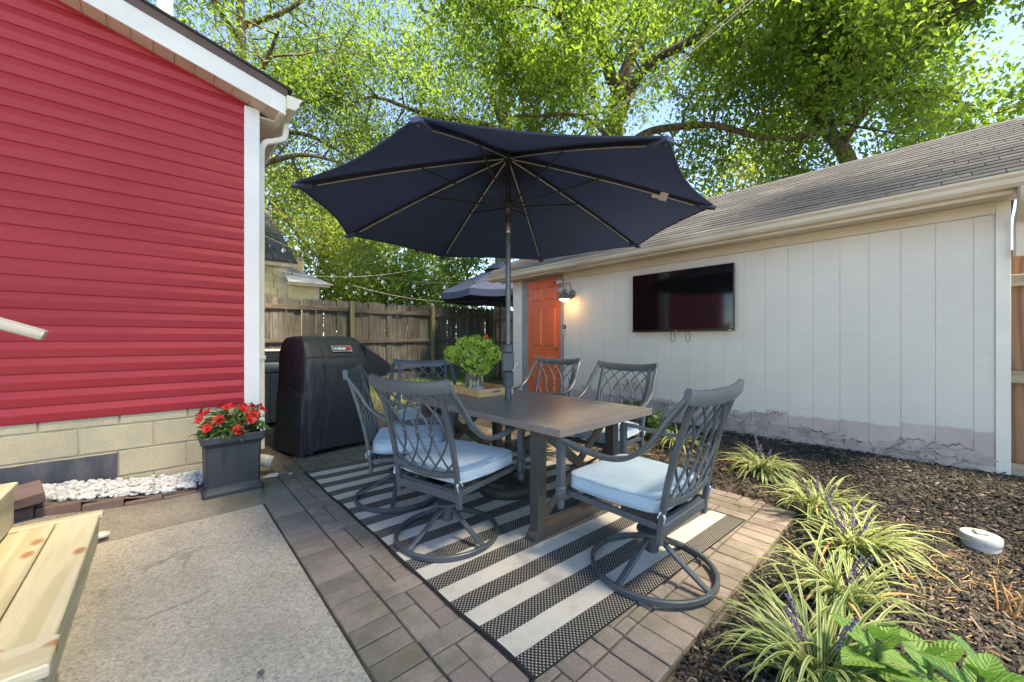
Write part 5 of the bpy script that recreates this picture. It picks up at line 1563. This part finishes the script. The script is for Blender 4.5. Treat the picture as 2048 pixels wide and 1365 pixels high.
rad = np.stack([np.cos(th)*np.sin(ph_), np.sin(th)*np.sin(ph_), np.cos(ph_)], 1)
ctr = rad*np.array([.215, .215, .19])*r3.uniform(.55, 1.0, (n, 1))+np.array([0, 0, .43])
dirn = rad*np.array([1, 1, .35])+r3.normal(0, .35, (n, 3)); dirn /= np.linalg.norm(dirn, axis=1)[:, None]
nm = np.tile([0, 0, 1.], (n, 1))+rad*.4+r3.normal(0, .25, (n, 3))
L_ = r3.uniform(.055, .095, n); V, F = leaf_arrays(ctr, dirn, nm, L_, L_*.42)
fo = link("foliage", np_mesh("foliage", V, F, M['leaf_dark']), pn); 
for i in range(16):
    a, t_ = r3.uniform(0, 6.28), math.acos(r3.uniform(.25, 1))
    p = Vector((math.cos(a)*math.sin(t_)*.16, math.sin(a)*math.sin(t_)*.16, .43+math.cos(t_)*.15)); b = MB(); b.tube(bez([(p.x*.3, p.y*.3, .41), (p.x*.6, p.y*.6, .41+(p.z-.41)*.6), tuple(p)], 3), .004, 5); b.build("stem", M['stem'], pn)
bl = [(-.20, -.08, .60), (-.15, .02, .63), (-.09, -.12, .585), (-.16, -.16, .54), (-.02, .0, .655), (.07, -.05, .64), (.10, .06, .65), (.14, -.10, .60), (.02, -.20, .505), (.10, -.17, .575), (.20, -.02, .625), (.22, .08, .615), (-.05, .12, .65), (.16, .14, .63), (-.18, .12, .62), (.03, .16, .64)]
for i, (x, y, z) in enumerate(bl):
    q = MB(); out = Vector((x*1.0, y*1.0-.05, .14)).normalized(); up_ = Vector((0, 0, 1)) if abs(out.z) < .9 else Vector((1, 0, 0)); sd = out.cross(up_).normalized(); tt = sd.cross(out); s = rnd.uniform(.033, .044)
    cpos = Vector((x, y, z-.01))
    for k in range(7):
        a = k*2*math.pi/7+i; e = sd*math.cos(a)+tt*math.sin(a); f2 = sd*math.cos(a+1.2)+tt*math.sin(a+1.2); f1 = sd*math.cos(a-1.2)+tt*math.sin(a-1.2); lift = .35+.25*(k % 2)
        q.add([cpos-out*.004, cpos+e*s*.75+f1*s*.42+out*s*lift*.6, cpos+e*s*1.15+out*s*(lift-.1), cpos+e*s*.75+f2*s*.42+out*s*lift*.6], [(0, 1, 2), (0, 2, 3)])
    q.ball(cpos+out*.006, s*.35, 6, 4)
    q.build("blossom", M['red_petal'], pn)
# small white filler blossoms on the right side
for i in range(14):
    q = MB(); p = Vector((.13+rnd.uniform(-.05, .07), -.15+rnd.uniform(-.05, .06), .52+rnd.uniform(-.07, .06)))
    for k in range(5):
        a = k*1.257; q.add([p, p+Vector((math.cos(a)*.008, -.004, math.sin(a)*.008)), p+Vector((math.cos(a+.9)*.008, -.004, math.sin(a+.9)*.008))], [(0, 1, 2)])
    q.build("tiny_blossom", M['patch_white'], pn)
# ================================================================ BED PLANTS
def lily_turf(x, y, size, nbl, nsp, label, seed, lean=(0, 0), upr=(.35, 1.15)):
    r = np.random.default_rng(seed)
    z = g(x, y)
    e = empty("lily_turf", (x, y, z), 0, label, "plant", "variegated lily turf clumps")
    V, F, MI = [], [], []; off = 0; K = 8
    for i in range(nbl):
        a = r.uniform(0, 6.283); L = size*r.uniform(.65, 1.15); up = r.uniform(*upr)
        d = np.array([math.cos(a)+lean[0], math.sin(a)+lean[1]]); d /= np.linalg.norm(d)
        dead = r.random() < .07
        if dead: up *= .5
        base = np.array([r.normal(0, .035*size/.4), r.normal(0, .035*size/.4)])
        w = r.uniform(.0045, .0075); sd = np.array([-d[1], d[0]]); tw = r.uniform(-.5, .5)
        px, pz, ang = 0., 0., math.atan2(up, .55); dsx = L/K; bend = r.uniform(.9, 2.1)/K*1.35
        pts = []
        for k in range(K+1):
            t = k/K; ww = w*(1-.0*t)*min(1, .55+t*2)*(1-max(0, t-.6)/.4)**.7+.0004
            c = np.array([base[0]+d[0]*px, base[1]+d[1]*px, max(pz, .006)])
            s3 = np.array([sd[0]*math.cos(tw*t), sd[1]*math.cos(tw*t), math.sin(tw*t)*.6])
            n3 = np.array([0, 0, 1.])*ww*.35
            for q in (-1, -.45, .45, 1): pts.append(c+s3*ww*q+n3*abs(q))
            px += dsx*math.cos(ang); pz += dsx*math.sin(ang); ang -= bend*(.5+t)
            ang = max(ang, -1.25)
        V += pts
        for k in range(K):
            for q in range(3): F.append((off+k*4+q, off+k*4+q+1, off+(k+1)*4+q+1, off+(k+1)*4+q)); MI.append(2 if dead else (1 if q != 1 else 0))
        off += (K+1)*4
    o = link("leaves", np_mesh("leaves", np.array(V), np.array(F), [M['blade_green'], M['blade_cream'], M['straw']], MI, True), e); tag(o, kind="stuff")
    for i in range(nsp):
        a = r.uniform(0, 6.28); d = Vector((math.cos(a), math.sin(a), 0)); h = size*r.uniform(.5, .8); tip = d*h*.38+Vector((0, 0, h))
        b = MB(); b.tube([d*.01, d*h*.15+Vector((0, 0, h*.5)), tip], .0022, 5); st_ = b.build("flower_stem", M['stem_brown'], e)
        b = MB()
        for k in range(46):
            t = r.uniform(.52, 1.02); c = (d*h*.15+Vector((0, 0, h*.5))).lerp(tip, (t-.5)*2); aa = r.uniform(0, 6.28); rr = .011*(1.25-t*.9)+.002
            b.ball(c+Vector((math.cos(aa)*rr, math.sin(aa)*rr, 0)), .0042, 5, 3)
        b.build("flower_spike", M['purple'], st_)
    return e
lily_turf(3.98, 1.86, .34, 90, 0, "striped lily turf clump seen through the back of the near end chair", 1)
lily_turf(3.80, 1.02, .37, 150, 3, "green and cream lily turf clump nearest the peeling garage wall", 2, (-.3, -.1), (.2, .9))
lily_turf(3.28, .55, .42, 95, 3, "tall loose lily turf clump with purple spikes behind the largest clump", 3, (.1, .3), (.6, 1.6))
lily_turf(2.86, .33, .43, 150, 5, "largest lily turf clump with purple flower spikes, left of the white drain cap", 4, (.2, -.35), (.25, 1.2))
lily_turf(2.26, .30, .40, 110, 2, "lily turf clump in the middle of the row along the paving", 5, (-.2, .2), (.4, 1.5))
lily_turf(1.70, .29, .41, 125, 3, "lily turf clump nearest the viewer, beside the broad leaved plant", 6, (-.15, .35), (.4, 1.4))
lily_turf(3.72, 2.55, .32, 80, 0, "small lily turf clump behind the chair on the garage side", 7)
# low green shrub at the wall
def leafy(name, loc, n, rx, rz, Ls, mat, label, cat, seed, group=None):
    r = np.random.default_rng(seed)
    e = empty(name, loc, 0, label, cat, group)
    th = r.uniform(0, 6.28, n); cz = r.uniform(0, 1, n)
    rad = np.stack([np.cos(th)*np.sqrt(1-cz**2), np.sin(th)*np.sqrt(1-cz**2), cz], 1)
    ctr = rad*np.array([rx, rx, rz])*r.uniform(.5, 1, (n, 1))+np.array([0, 0, .04])
    dn = rad+r.normal(0, .4, (n, 3)); dn /= np.linalg.norm(dn, axis=1)[:, None]
    L = r.uniform(.7, 1.2, n)*Ls; V, F = leaf_arrays(ctr, dn, np.tile([0, 0, 1.], (n, 1))+r.normal(0, .4, (n, 3)), L, L*.5)
    o = link("foliage", np_mesh("foliage", V, F, mat), e); tag(o, kind="stuff")
    b = MB()
    for i in range(6): b.tube([(0, 0, 0), (rad[i][0]*rx*.5, rad[i][1]*rx*.5, rz*.5), tuple(ctr[i])], .004, 5)
    b.build("stems", M['stem'], e)
    return e
leafy("low_shrub", (4.45, 2.62, g(4.45, 2.62)), 420, .26, .20, .05, M['leaf_dark'], "low green shrub against the damaged garage siding", "shrub", 31)
leafy("low_shrub", (4.05, 2.05, g(4.05, 2.05)), 160, .12, .24, .06, M['leaf_dark'], "upright green weed behind the lily turf by the garage wall", "weed", 33)
# broad leaved plant: each leaf a piece
def big_leaf_mesh(seed):
    r = random.Random(seed); q = MB(); m, e = 16, 5; vs_ = []
    for i in range(m+1):
        t = i/m; wd = .36*math.sin(math.pi*t**.8)**.85*(1-.25*t)+.002
        for j in range(-e, e+1):
            s = j/e
            ser = 1+(.05 if i % 2 else -.03)*(abs(j) == e)
            x = t+.06*abs(s)*math.sin(math.pi*t)
            z = .10*abs(s)*wd*3*.4-.32*t*t+.10*t+.018*math.sin(t*38-abs(s)*5.)*math.sin(math.pi*min(1, abs(s)*1.1))
            vs_.append((x, s*wd*ser, z))
    W_ = 2*e+1
    q.add(vs_, [(i*W_+j, (i+1)*W_+j, (i+1)*W_+j+1, i*W_+j+1) for i in range(m) for j in range(2*e)])
    me = q.mesh("leaf", M['leaf_big'], True, ang=0); ul = me.uv_layers.new(name="UVMap")
    for lp in me.loops:
        i, j = divmod(lp.vertex_index, W_); ul.data[lp.index].uv = (i/m, (j-e)/e)
    return me
BLM = [big_leaf_mesh(i) for i in range(3)]
def broad_plant(loc, h, leaves, label, seed):
    r = random.Random(seed)
    e = empty("broad_leaved_plant", loc, 0, label, "plant", "broad leaved plants in the front bed")
    b = MB(); b.tube([(0, 0, -.02), (.004, 0, h*.5), (0, 0, h)], .007, 6); b.build("stem", M['stem'], e)
    ga = r.uniform(0, 6)
    for i in range(leaves):
        t = i/(leaves-1); a = ga+i*math.pi/2*1.06+(math.pi if i % 2 else 0); s = (.19-.10*t**1.5)*r.uniform(.85, 1.15)
        o = link("leaf", BLM[i % 3], e, (0, 0, h*(.35+.65*t)), (r.uniform(-.15, .15), -R(2+62*t**1.6), a), (s, s*.95, s))
    return e
broad_plant((1.73, .135, g(1.7, .1)), .23, 9, "broad leaved green plant beside the nearest lily turf", 41)
broad_plant((1.66, -.075, g(1.6, 0)), .30, 11, "largest broad leaved green plant in the lower corner", 42)
broad_plant((1.80, .02, g(1.8, 0)), .20, 7, "broad leaved green plant between its two larger neighbours", 43)
broad_plant((1.42, .02, g(1.4, 0)), .17, 8, "low broad leaved green plant at the very front of the bed", 44)
# white drain cleanout cap
dc = empty("drain_cleanout", (3.44, -.155, g(3.44, -.155)), R(20), "white plastic drain cleanout cap sticking out of the mulch", "drain cap")
b = MB(); b.lathe([(.076, -.05), (.076, .05), (.07, .052)], 32); b.build("pipe", M['white_plastic'], dc, smooth=True)
b = MB(); b.lathe([(.082, .046), (.083, .052), (.083, .078), (.078, .085), (.03, .087)], 32); b.build("cap", M['white_plastic'], dc, smooth=True)
b = MB(); b.box(-.026, .026, -.026, .026, .086, .104, bev=.005); b.build("cap_lug", M['white_plastic'], dc)
# dry stalks
ds = empty("dry_stalks", (2.74, -.225, g(2.7, -.2)), 0, "cluster of orange dry cut stalks in the mulch at the right", "dry stalks")
for i in range(13):
    a = rnd.uniform(-.9, .9); b = MB(); p = Vector((rnd.uniform(-.05, .05), rnd.uniform(-.06, .06), 0)); b.tube([p, p+Vector((math.cos(a*2)*.03, math.sin(a)*.05, rnd.uniform(.05, .11))), p+Vector((math.cos(a*2)*.06, math.sin(a)*.09, rnd.uniform(.09, .15)))], .0045, 6); b.build("stalk", M['straw'], ds)
st_v = []
b = MB()
for i in range(420):
    x, y = 3.05+rnd.gauss(0, .35), .02+rnd.gauss(0, .22)
    if x > 4.6: continue
    a = rnd.uniform(0, 6.28); L = rnd.uniform(.02, .06); z = g(x, y)+.02
    b.tube([(x, y, z), (x+math.cos(a)*L, y+math.sin(a)*L, z+rnd.uniform(-.004, .01))], .0014, 3)
o = b.build("straw_litter", M['straw']); tag(o, "thin pale straw litter scattered over the mulch beside the plants", "litter", kind="stuff")
# potted red flower near the far parasol
pf = empty("flower_stand", (5.35, 6.75, g(5.3, 6.7)), 0, "dark plant stand with a red flower before the back fence", "plant stand")
for dx, dy in ((-.15, -.15), (.15, -.15), (.15, .15), (-.15, .15)):
    b = MB(); b.tube([(dx, dy, 0), (dx*.8, dy*.8, .62)], .012, 6); b.build("leg", M['rib'], pf)
b = MB(); b.lathe([(.15, .60), (.17, .62), (.19, .78), (.2, .80), (.17, .80)], 16); b.build("pot", M['planter'], pf, smooth=True)
rr_ = np.random.default_rng(8); n = 90; rad = rr_.normal(0, 1, (n, 3)); rad /= np.linalg.norm(rad, axis=1)[:, None]; rad[:, 2] = abs(rad[:, 2])
V, F = leaf_arrays(rad*np.array([.15, .15, .25])+np.array([0, 0, .8]), rad, np.tile([0, 0, 1.], (n, 1))+rr_.normal(0, .3, (n, 3)), rr_.uniform(.08, .13, n), rr_.uniform(.03, .05, n))
link("foliage", np_mesh("foliage", V, F, M['leaf_dark']), pf)
b = MB(); b.ball((-.02, -.02, 1.10), .045, 8, 6, sc=(.7, .7, 1.3)); b.tube([(0, 0, .85), (-.02, -.02, 1.07)], .006, 5); b.build("blossom", M['red_petal'], pf, smooth=True)

# ================================================================ TREES
class Tree:
    def __init__(s, seed): s.r = random.Random(seed); s.b = MB(); s.tw = []
    def limb(s, pts, r0, r1, seg=9, n=6):
        path = bez(pts, n); m = len(path)-1
        s.b.tube(path, r0, seg, radii=[r0+(r1-r0)*(i/m)**.85 for i in range(m+1)])
        return path
    def grow(s, p, d, L, r, lvl, droop=0.0):
        """one wandering branch with side branches; lowest level carries leaves"""
        R_ = s.r; n = 5 if lvl > 0 else 3
        path = [Vector(p)]; d = Vector(d).normalized()
        for i in range(n):
            d = (d+Vector((R_.gauss(0, .22), R_.gauss(0, .22), R_.gauss(0, .16)-droop*(i/n)))).normalized()
            path.append(path[-1]+d*(L/n))
        m = n
        s.b.tube(path, r, 5 if lvl < 2 else 7, radii=[r*(1-.72*i/m) for i in range(m+1)])
        if lvl == 0:
            s.tw.append((path, L)); return
        k = R_.randint(3, 4) if lvl == 1 else R_.randint(4, 5)
        for i in range(k):
            t = .25+.75*(i+R_.random())/k; j = min(n-1, int(t*n)); q = path[j].lerp(path[j+1], t*n-j)
            ax = d.cross(Vector((R_.gauss(0, 1), R_.gauss(0, 1), R_.gauss(0, 1)))).normalized()
            nd = (d*.55+ax*R_.uniform(.6, 1.0)+Vector((0, 0, .05))).normalized()
            s.grow(q, nd, L*R_.uniform(.45, .65), r*.45, lvl-1, droop)
        s.grow(path[-1], d, L*.5, r*.35, lvl-1, droop)
    def dress(s, path, n, L, r, lvl, t0=.15, droop=0.0, up=.25, side=None):
        """spawn side branches along a limb"""
        R_ = s.r; m = len(path)-1
        for i in range(n):
            t = t0+(1-t0)*(i+R_.random())/n; j = min(m-1, int(t*m)); q = path[j].lerp(path[j+1], t*m-j)
            tg = (path[j+1]-path[j]).normalized()
            rv = Vector((R_.gauss(0, 1), R_.gauss(0, 1), R_.gauss(0, .6)+up))
            if side: rv += Vector(side)
            nd = (rv-tg*rv.dot(tg)).normalized()+tg*R_.uniform(.1, .7)
            s.grow(q, nd, L*R_.uniform(.7, 1.2), r*R_.uniform(.7, 1.1), lvl, droop)
    def finish(s, name, loc, label, leafmat, nl, Ls, spread, cat="tree", group=None, seed=0, aspect=.5, hang=.7):
        e = empty(name, loc, 0, label, cat, group)
        s.b.build("trunk", M['bark'], e, True, True, ang=0)
        r = np.random.default_rng(seed); P = []
        for path, L in s.tw:
            m = len(path)-1
            t = r.uniform(0, 1, nl)*m; j = np.minimum(t.astype(int), m-1); A = np.array([list(p) for p in path])
            P.append(A[j]*(1-(t-j))[:, None]+A[j+1]*(t-j)[:, None]+r.normal(0, spread, (nl, 3)))
        P = np.concatenate(P); n = len(P)
        dn = r.normal(0, 1, (n, 3))*np.array([1, 1, .5])-np.array([0, 0, hang]); dn /= np.linalg.norm(dn, axis=1)[:, None]
        nm = r.normal(0, .55, (n, 3))+np.array([0, 0, 1.]); 
        L = Ls*r.uniform(.5, 1.4, n); V, F = tree_leaves(P, dn, nm, L, L*aspect, .15)
        print(name, "leaves", n)
        link("crown", np_mesh("crown", V-np.array(list(e.location)), F, leafmat), e)
        return e

# the big tree behind the garage
t = Tree(3)
t.limb([(9.72, 6.4, 0), (9.66, 6.37, 3), (9.67, 6.36, 4.84), (9.68, 6.35, 6.29), (9.7, 6.33, 7.39), (9.83, 6.21, 8.56)], .38, .24, 12)
l1 = t.limb([(9.80, 6.22, 8.4), (9.42, 6.31, 8.87), (8.96, 6.46, 10.0), (8.43, 6.53, 10.38), (7.72, 6.5, 11.17)], .21, .08)
l2 = t.limb([(9.83, 6.21, 8.5), (10.4, 6.1, 9.83), (10.99, 5.97, 10.63), (11.68, 5.61, 11.46), (12.25, 5.37, 11.95), (13.13, 4.98, 13.18)], .20, .07)
l3 = t.limb([(9.75, 6.25, 7.5), (9.70, 5.79, 8.23), (9.77, 5.19, 8.72), (10.15, 4.31, 8.99), (10.23, 3.69, 9.47), (10.19, 3.19, 9.78), (10.1, 2.2, 10.3)], .18, .05)
l4 = t.limb([(10.12, 4.36, 8.97), (10.66, 3.57, 8.77), (11.16, 2.85, 8.4), (11.86, 1.95, 8.14), (12.67, .95, 8.23)], .11, .04)
l5 = t.limb([(9.68, 6.35, 6.5), (10.0, 5.52, 6.97), (10.25, 4.76, 6.94), (10.61, 3.89, 6.76), (11.03, 2.98, 6.25), (11.43, 2.07, 6.09), (12.05, 1.24, 6.39)], .13, .04)
l6 = t.limb([(9.67, 6.36, 6.9), (9.0, 6.5, 7.3), (8.0, 6.6, 7.2), (7.2, 6.7, 6.9), (6.4, 7.0, 6.7)], .09, .03)
l8 = t.limb([(9.9, 3.9, 9.0), (9.3, 3.1, 9.0), (8.8, 2.2, 8.7), (8.6, 1.4, 8.2)], .07, .03)
l9 = t.limb([(8.9, 6.46, 8.0), (7.6, 6.1, 8.4), (6.2, 5.6, 8.6), (4.6, 5.3, 8.5), (3.2, 5.2, 8.4)], .08, .03)  # limb added to shade the back fence, its leaves just reach into view
for l, n, L in ((l9, 11, 1.4), (l1, 9, 1.7), (l2, 8, 1.7), (l3, 10, 1.7), (l4, 9, 1.6), (l5, 11, 1.5), (l6, 8, 1.3), (l8, 7, 1.5)): t.dress(l, n, L, .035, 2, .2, .12)
t.finish("big_tree", (9.7, 6.4, 0), "big spreading tree with forked trunk rising behind the garage roof", M['leaf'], 30, .118, .25, seed=2)
# several-stemmed tree behind the fence
t = Tree(7)
a = t.limb([(8.2, 9.6, 0), (8.2, 9.58, 4), (8.22, 9.56, 6.92), (8.25, 9.52, 8.23), (8.32, 9.73, 10.16), (8.54, 9.8, 11.98), (8.6, 9.75, 13.66)], .26, .07)
c = t.limb([(8.25, 9.52, 8.1), (7.85, 9.62, 9.08), (7.52, 9.64, 10.05), (7.19, 9.67, 11.15), (7.08, 9.78, 12.24)], .13, .04)
d = t.limb([(8.19, 9.58, 7.9), (7.55, 9.62, 8.0), (6.85, 9.99, 8.05), (5.73, 10.46, 8.04), (4.56, 10.97, 8.24), (3.85, 11.35, 7.83)], .12, .03)
f = t.limb([(8.2, 9.57, 6.2), (7.4, 9.5, 6.6), (6.6, 9.6, 6.5), (5.8, 9.9, 6.3)], .09, .03)
h = t.limb([(8.3, 9.55, 7.2), (8.9, 9.1, 8.0), (9.3, 8.8, 9.4), (9.6, 8.6, 11)], .11, .03)
for l, n, L, q in ((a, 10, 1.8, .45), (c, 8, 1.8, .2), (d, 12, 1.7, .2), (f, 8, 1.5, .2), (h, 7, 1.6, .2)): t.dress(l, n, L, .035, 2, q, .15)
t.finish("forked_tree", (8.2, 9.6, 0), "slender several-stemmed tree standing behind the back fence", M['leaf'], 32, .108, .27, seed=4)
# unseen tree added behind the viewer so its crown shades patio and red wall
t = Tree(17)
a = t.limb([(4.2, -6.2, 0), (4.1, -6.0, 3), (3.8, -5.4, 5.2), (3.2, -4.5, 6.8), (2.6, -3.6, 8.2)], .30, .10)
ls = [t.limb(q, .12, .03) for q in ([(3.8, -5.4, 5.1), (4.2, -4.0, 6.6), (4.4, -2.4, 7.3), (4.5, -.9, 7.6), (4.4, .6, 7.8)], [(3.2, -4.5, 6.7), (2.7, -3.0, 7.4), (2.3, -1.5, 7.8), (2.0, 0, 7.9), (1.6, 1.4, 8.0)],
     [(2.8, -3.9, 7.6), (1.6, -2.9, 8.1), (.6, -1.6, 8.3), (-.1, -.2, 8.3), (-.4, 1.2, 8.2)], [(2.6, -3.6, 8.1), (1.0, -3.2, 8.4), (-.6, -2.3, 8.5), (-1.6, -.8, 8.4), (-2.0, .8, 8.3)], [(4.4, .6, 7.8), (4.2, 1.6, 8.1), (3.6, 2.6, 8.3)], [(1.6, 1.4, 8.0), (1.3, 2.2, 8.2), (.6, 2.8, 8.3)], [(3.5, -5.0, 5.9), (2.4, -4.6, 7.0), (1.0, -4.0, 7.7), (-.4, -3.4, 8.0)], [(-.1, -.2, 8.3), (.3, .9, 8.6), (.2, 2.0, 8.8), (-.3, 2.8, 8.8)], [(-1.6, -.8, 8.4), (-1.2, .6, 8.8), (-1.0, 1.8, 8.9), (-1.4, 2.6, 8.9)], [(2.0, 0, 7.9), (2.7, 1.0, 8.4), (2.6, 2.0, 8.6), (2.0, 2.8, 8.7)])]
for l in ls: t.dress(l, 8, 1.4, .035, 2, .12, .1)
t.finish("added_shade_tree", (4.2, -6.2, 0), "added unseen tree behind the viewer whose crown shades the patio", M['leaf'], 15, .16, .28, seed=15)
# leaning tree behind the garage on the right
t = Tree(9)
a = t.limb([(13.9, 1.0, 0), (13.5, 1.3, 3.5), (13.19, 1.56, 5.74), (12.71, 1.99, 6.71), (12.58, 2.38, 7.55), (12.62, 2.61, 8.75), (12.97, 2.57, 10.26)], .26, .07)
c = t.limb([(13.0, 1.73, 6.2), (12.3, .9, 7.0), (11.5, .1, 7.4), (10.8, -.6, 7.5)], .10, .03)
d = t.limb([(12.6, 2.5, 8.2), (11.9, 1.6, 9.3), (11.2, .7, 9.9), (10.6, .0, 10.1)], .10, .03)
f = t.limb([(12.81, 1.9, 6.78), (13.4, 1.1, 7.3), (13.75, .24, 7.29), (13.86, -.39, 6.68), (13.74, -.82, 5.88)], .09, .03)
h = t.limb([(12.58, 2.38, 7.68), (13.19, 1.56, 8.46), (13.59, .66, 8.79), (13.73, .0, 8.59)], .09, .03)
for l, n, L, q in ((a, 10, 1.7, .4), (c, 10, 1.5, .15), (d, 9, 1.5, .15), (f, 9, 1.4, .15), (h, 8, 1.4, .15)): t.dress(l, n, L, .035, 2, q, .12)
t.finish("leaning_tree", (13.9, 1.0, 0), "leaning tree showing its trunk above the right part of the garage roof", M['leaf'], 38, .112, .27, seed=5)
# fine-leaved tree beyond the red house
t = Tree(13)
a = t.limb([(1.1, 12.6, 0), (1.2, 12.5, 4), (1.5, 12.3, 7), (1.5, 12.2, 10), (1.4, 12.3, 14)], .24, .06)
ls = [t.limb([(1.5, 12.3, z), (1.5+dx*.5, 12.3+dy*.5, z+.7), (1.5+dx, 12.3+dy, z+dz)], .09, .03) for z, dx, dy, dz in ((6.6, 3.4, .6, .4), (5.6, 2.6, -1.0, .6), (6.5, .3, -3.0, 1.2), (7.5, 3.6, -.2, 2.6), (7.8, 2.9, -.6, 1.4), (9, -2, -2, 2), (9.4, 2.2, -1.6, 2.2), (10.4, -.2, -2.4, 2.0))]
t.dress(a, 8, 2.0, .03, 2, .5, .1)
for l in ls: t.dress(l, 7, 1.6, .03, 2, .15, .18)
t.finish("fine_leaved_tree", (1.1, 12.6, 0), "tall fine-leaved tree behind the red house roof", M['leaf_fine'], 22, .095, .29, seed=6, aspect=.42)
# sunlit trees and shrubs beyond the fence
def far_tree(x, y, h, w, label, mat, seed, nl=12, Ls=.16, name="far_tree", z0=.25, group="trees beyond the fence"):
    t = Tree(seed); r = t.r
    a = t.limb([(x, y, 0), (x+r.uniform(-.2, .2), y, h*.35), (x+r.uniform(-.3, .3), y, h*.7), (x, y, h)], .05+h*.012, .03, 7, 4)
    n = int(8+h*1.6)
    t.dress(a, n, w, .03, 1, z0, .05, up=.1)
    t.dress(a, n, w*.6, .03, 1, z0, .05, up=.3)
    return t.finish(name, (x, y, 0), label, mat, nl*3, Ls, .36, seed=seed, group=group)
far_tree(4.6, 16.5, 5.6, 1.6, "yellow-green sunlit tree right behind the neighbor house", M['leaf_far'], 51)
far_tree(6.2, 15.0, 4.6, 1.5, "rounded green tree behind the fence, left of the bare stems", M['leaf_hedge'], 52, name="far_shrub")
far_tree(5.0, 12.6, 3.4, 1.2, "dense dark green shrub rising above the middle of the fence", M['leaf_hedge'], 53, 16, .12, "far_shrub", .1)
far_tree(6.6, 12.0, 3.3, 1.2, "mid green shrub above the fence, left of the far parasol", M['leaf_fine'], 54, 16, .12, "far_shrub", .1)
far_tree(8.3, 12.0, 4.6, 1.5, "green tree directly behind the far parasol", M['leaf_fine'], 55, 14, .13)
far_tree(9.5, 17.5, 7.0, 2.0, "tall sunlit tree far behind the several-stemmed tree", M['leaf_far'], 56, 12, .2)
far_tree(3.4, 19.5, 8.5, 2.2, "tall far tree behind the fine-leaved tree", M['leaf_far'], 57, 12, .2)
far_tree(14.0, 12.0, 9.0, 2.4, "tall far tree filling the gap right of the big trunk", M['leaf_far'], 58, 12, .2)
far_tree(18.0, 5.0, 9.0, 2.6, "tall far tree behind the garage ridge", M['leaf_far'], 59, 12, .2)
far_tree(9.8, 9.0, 3.6, 1.2, "shrub in the shade between far parasol and garage", M['leaf_hedge'], 60, 14, .12, "far_shrub", .1)
far_tree(7.8, 22, 9.5, 2.6, "tallest far tree seen low between the trunks", M['leaf_far'], 61, 12, .24)
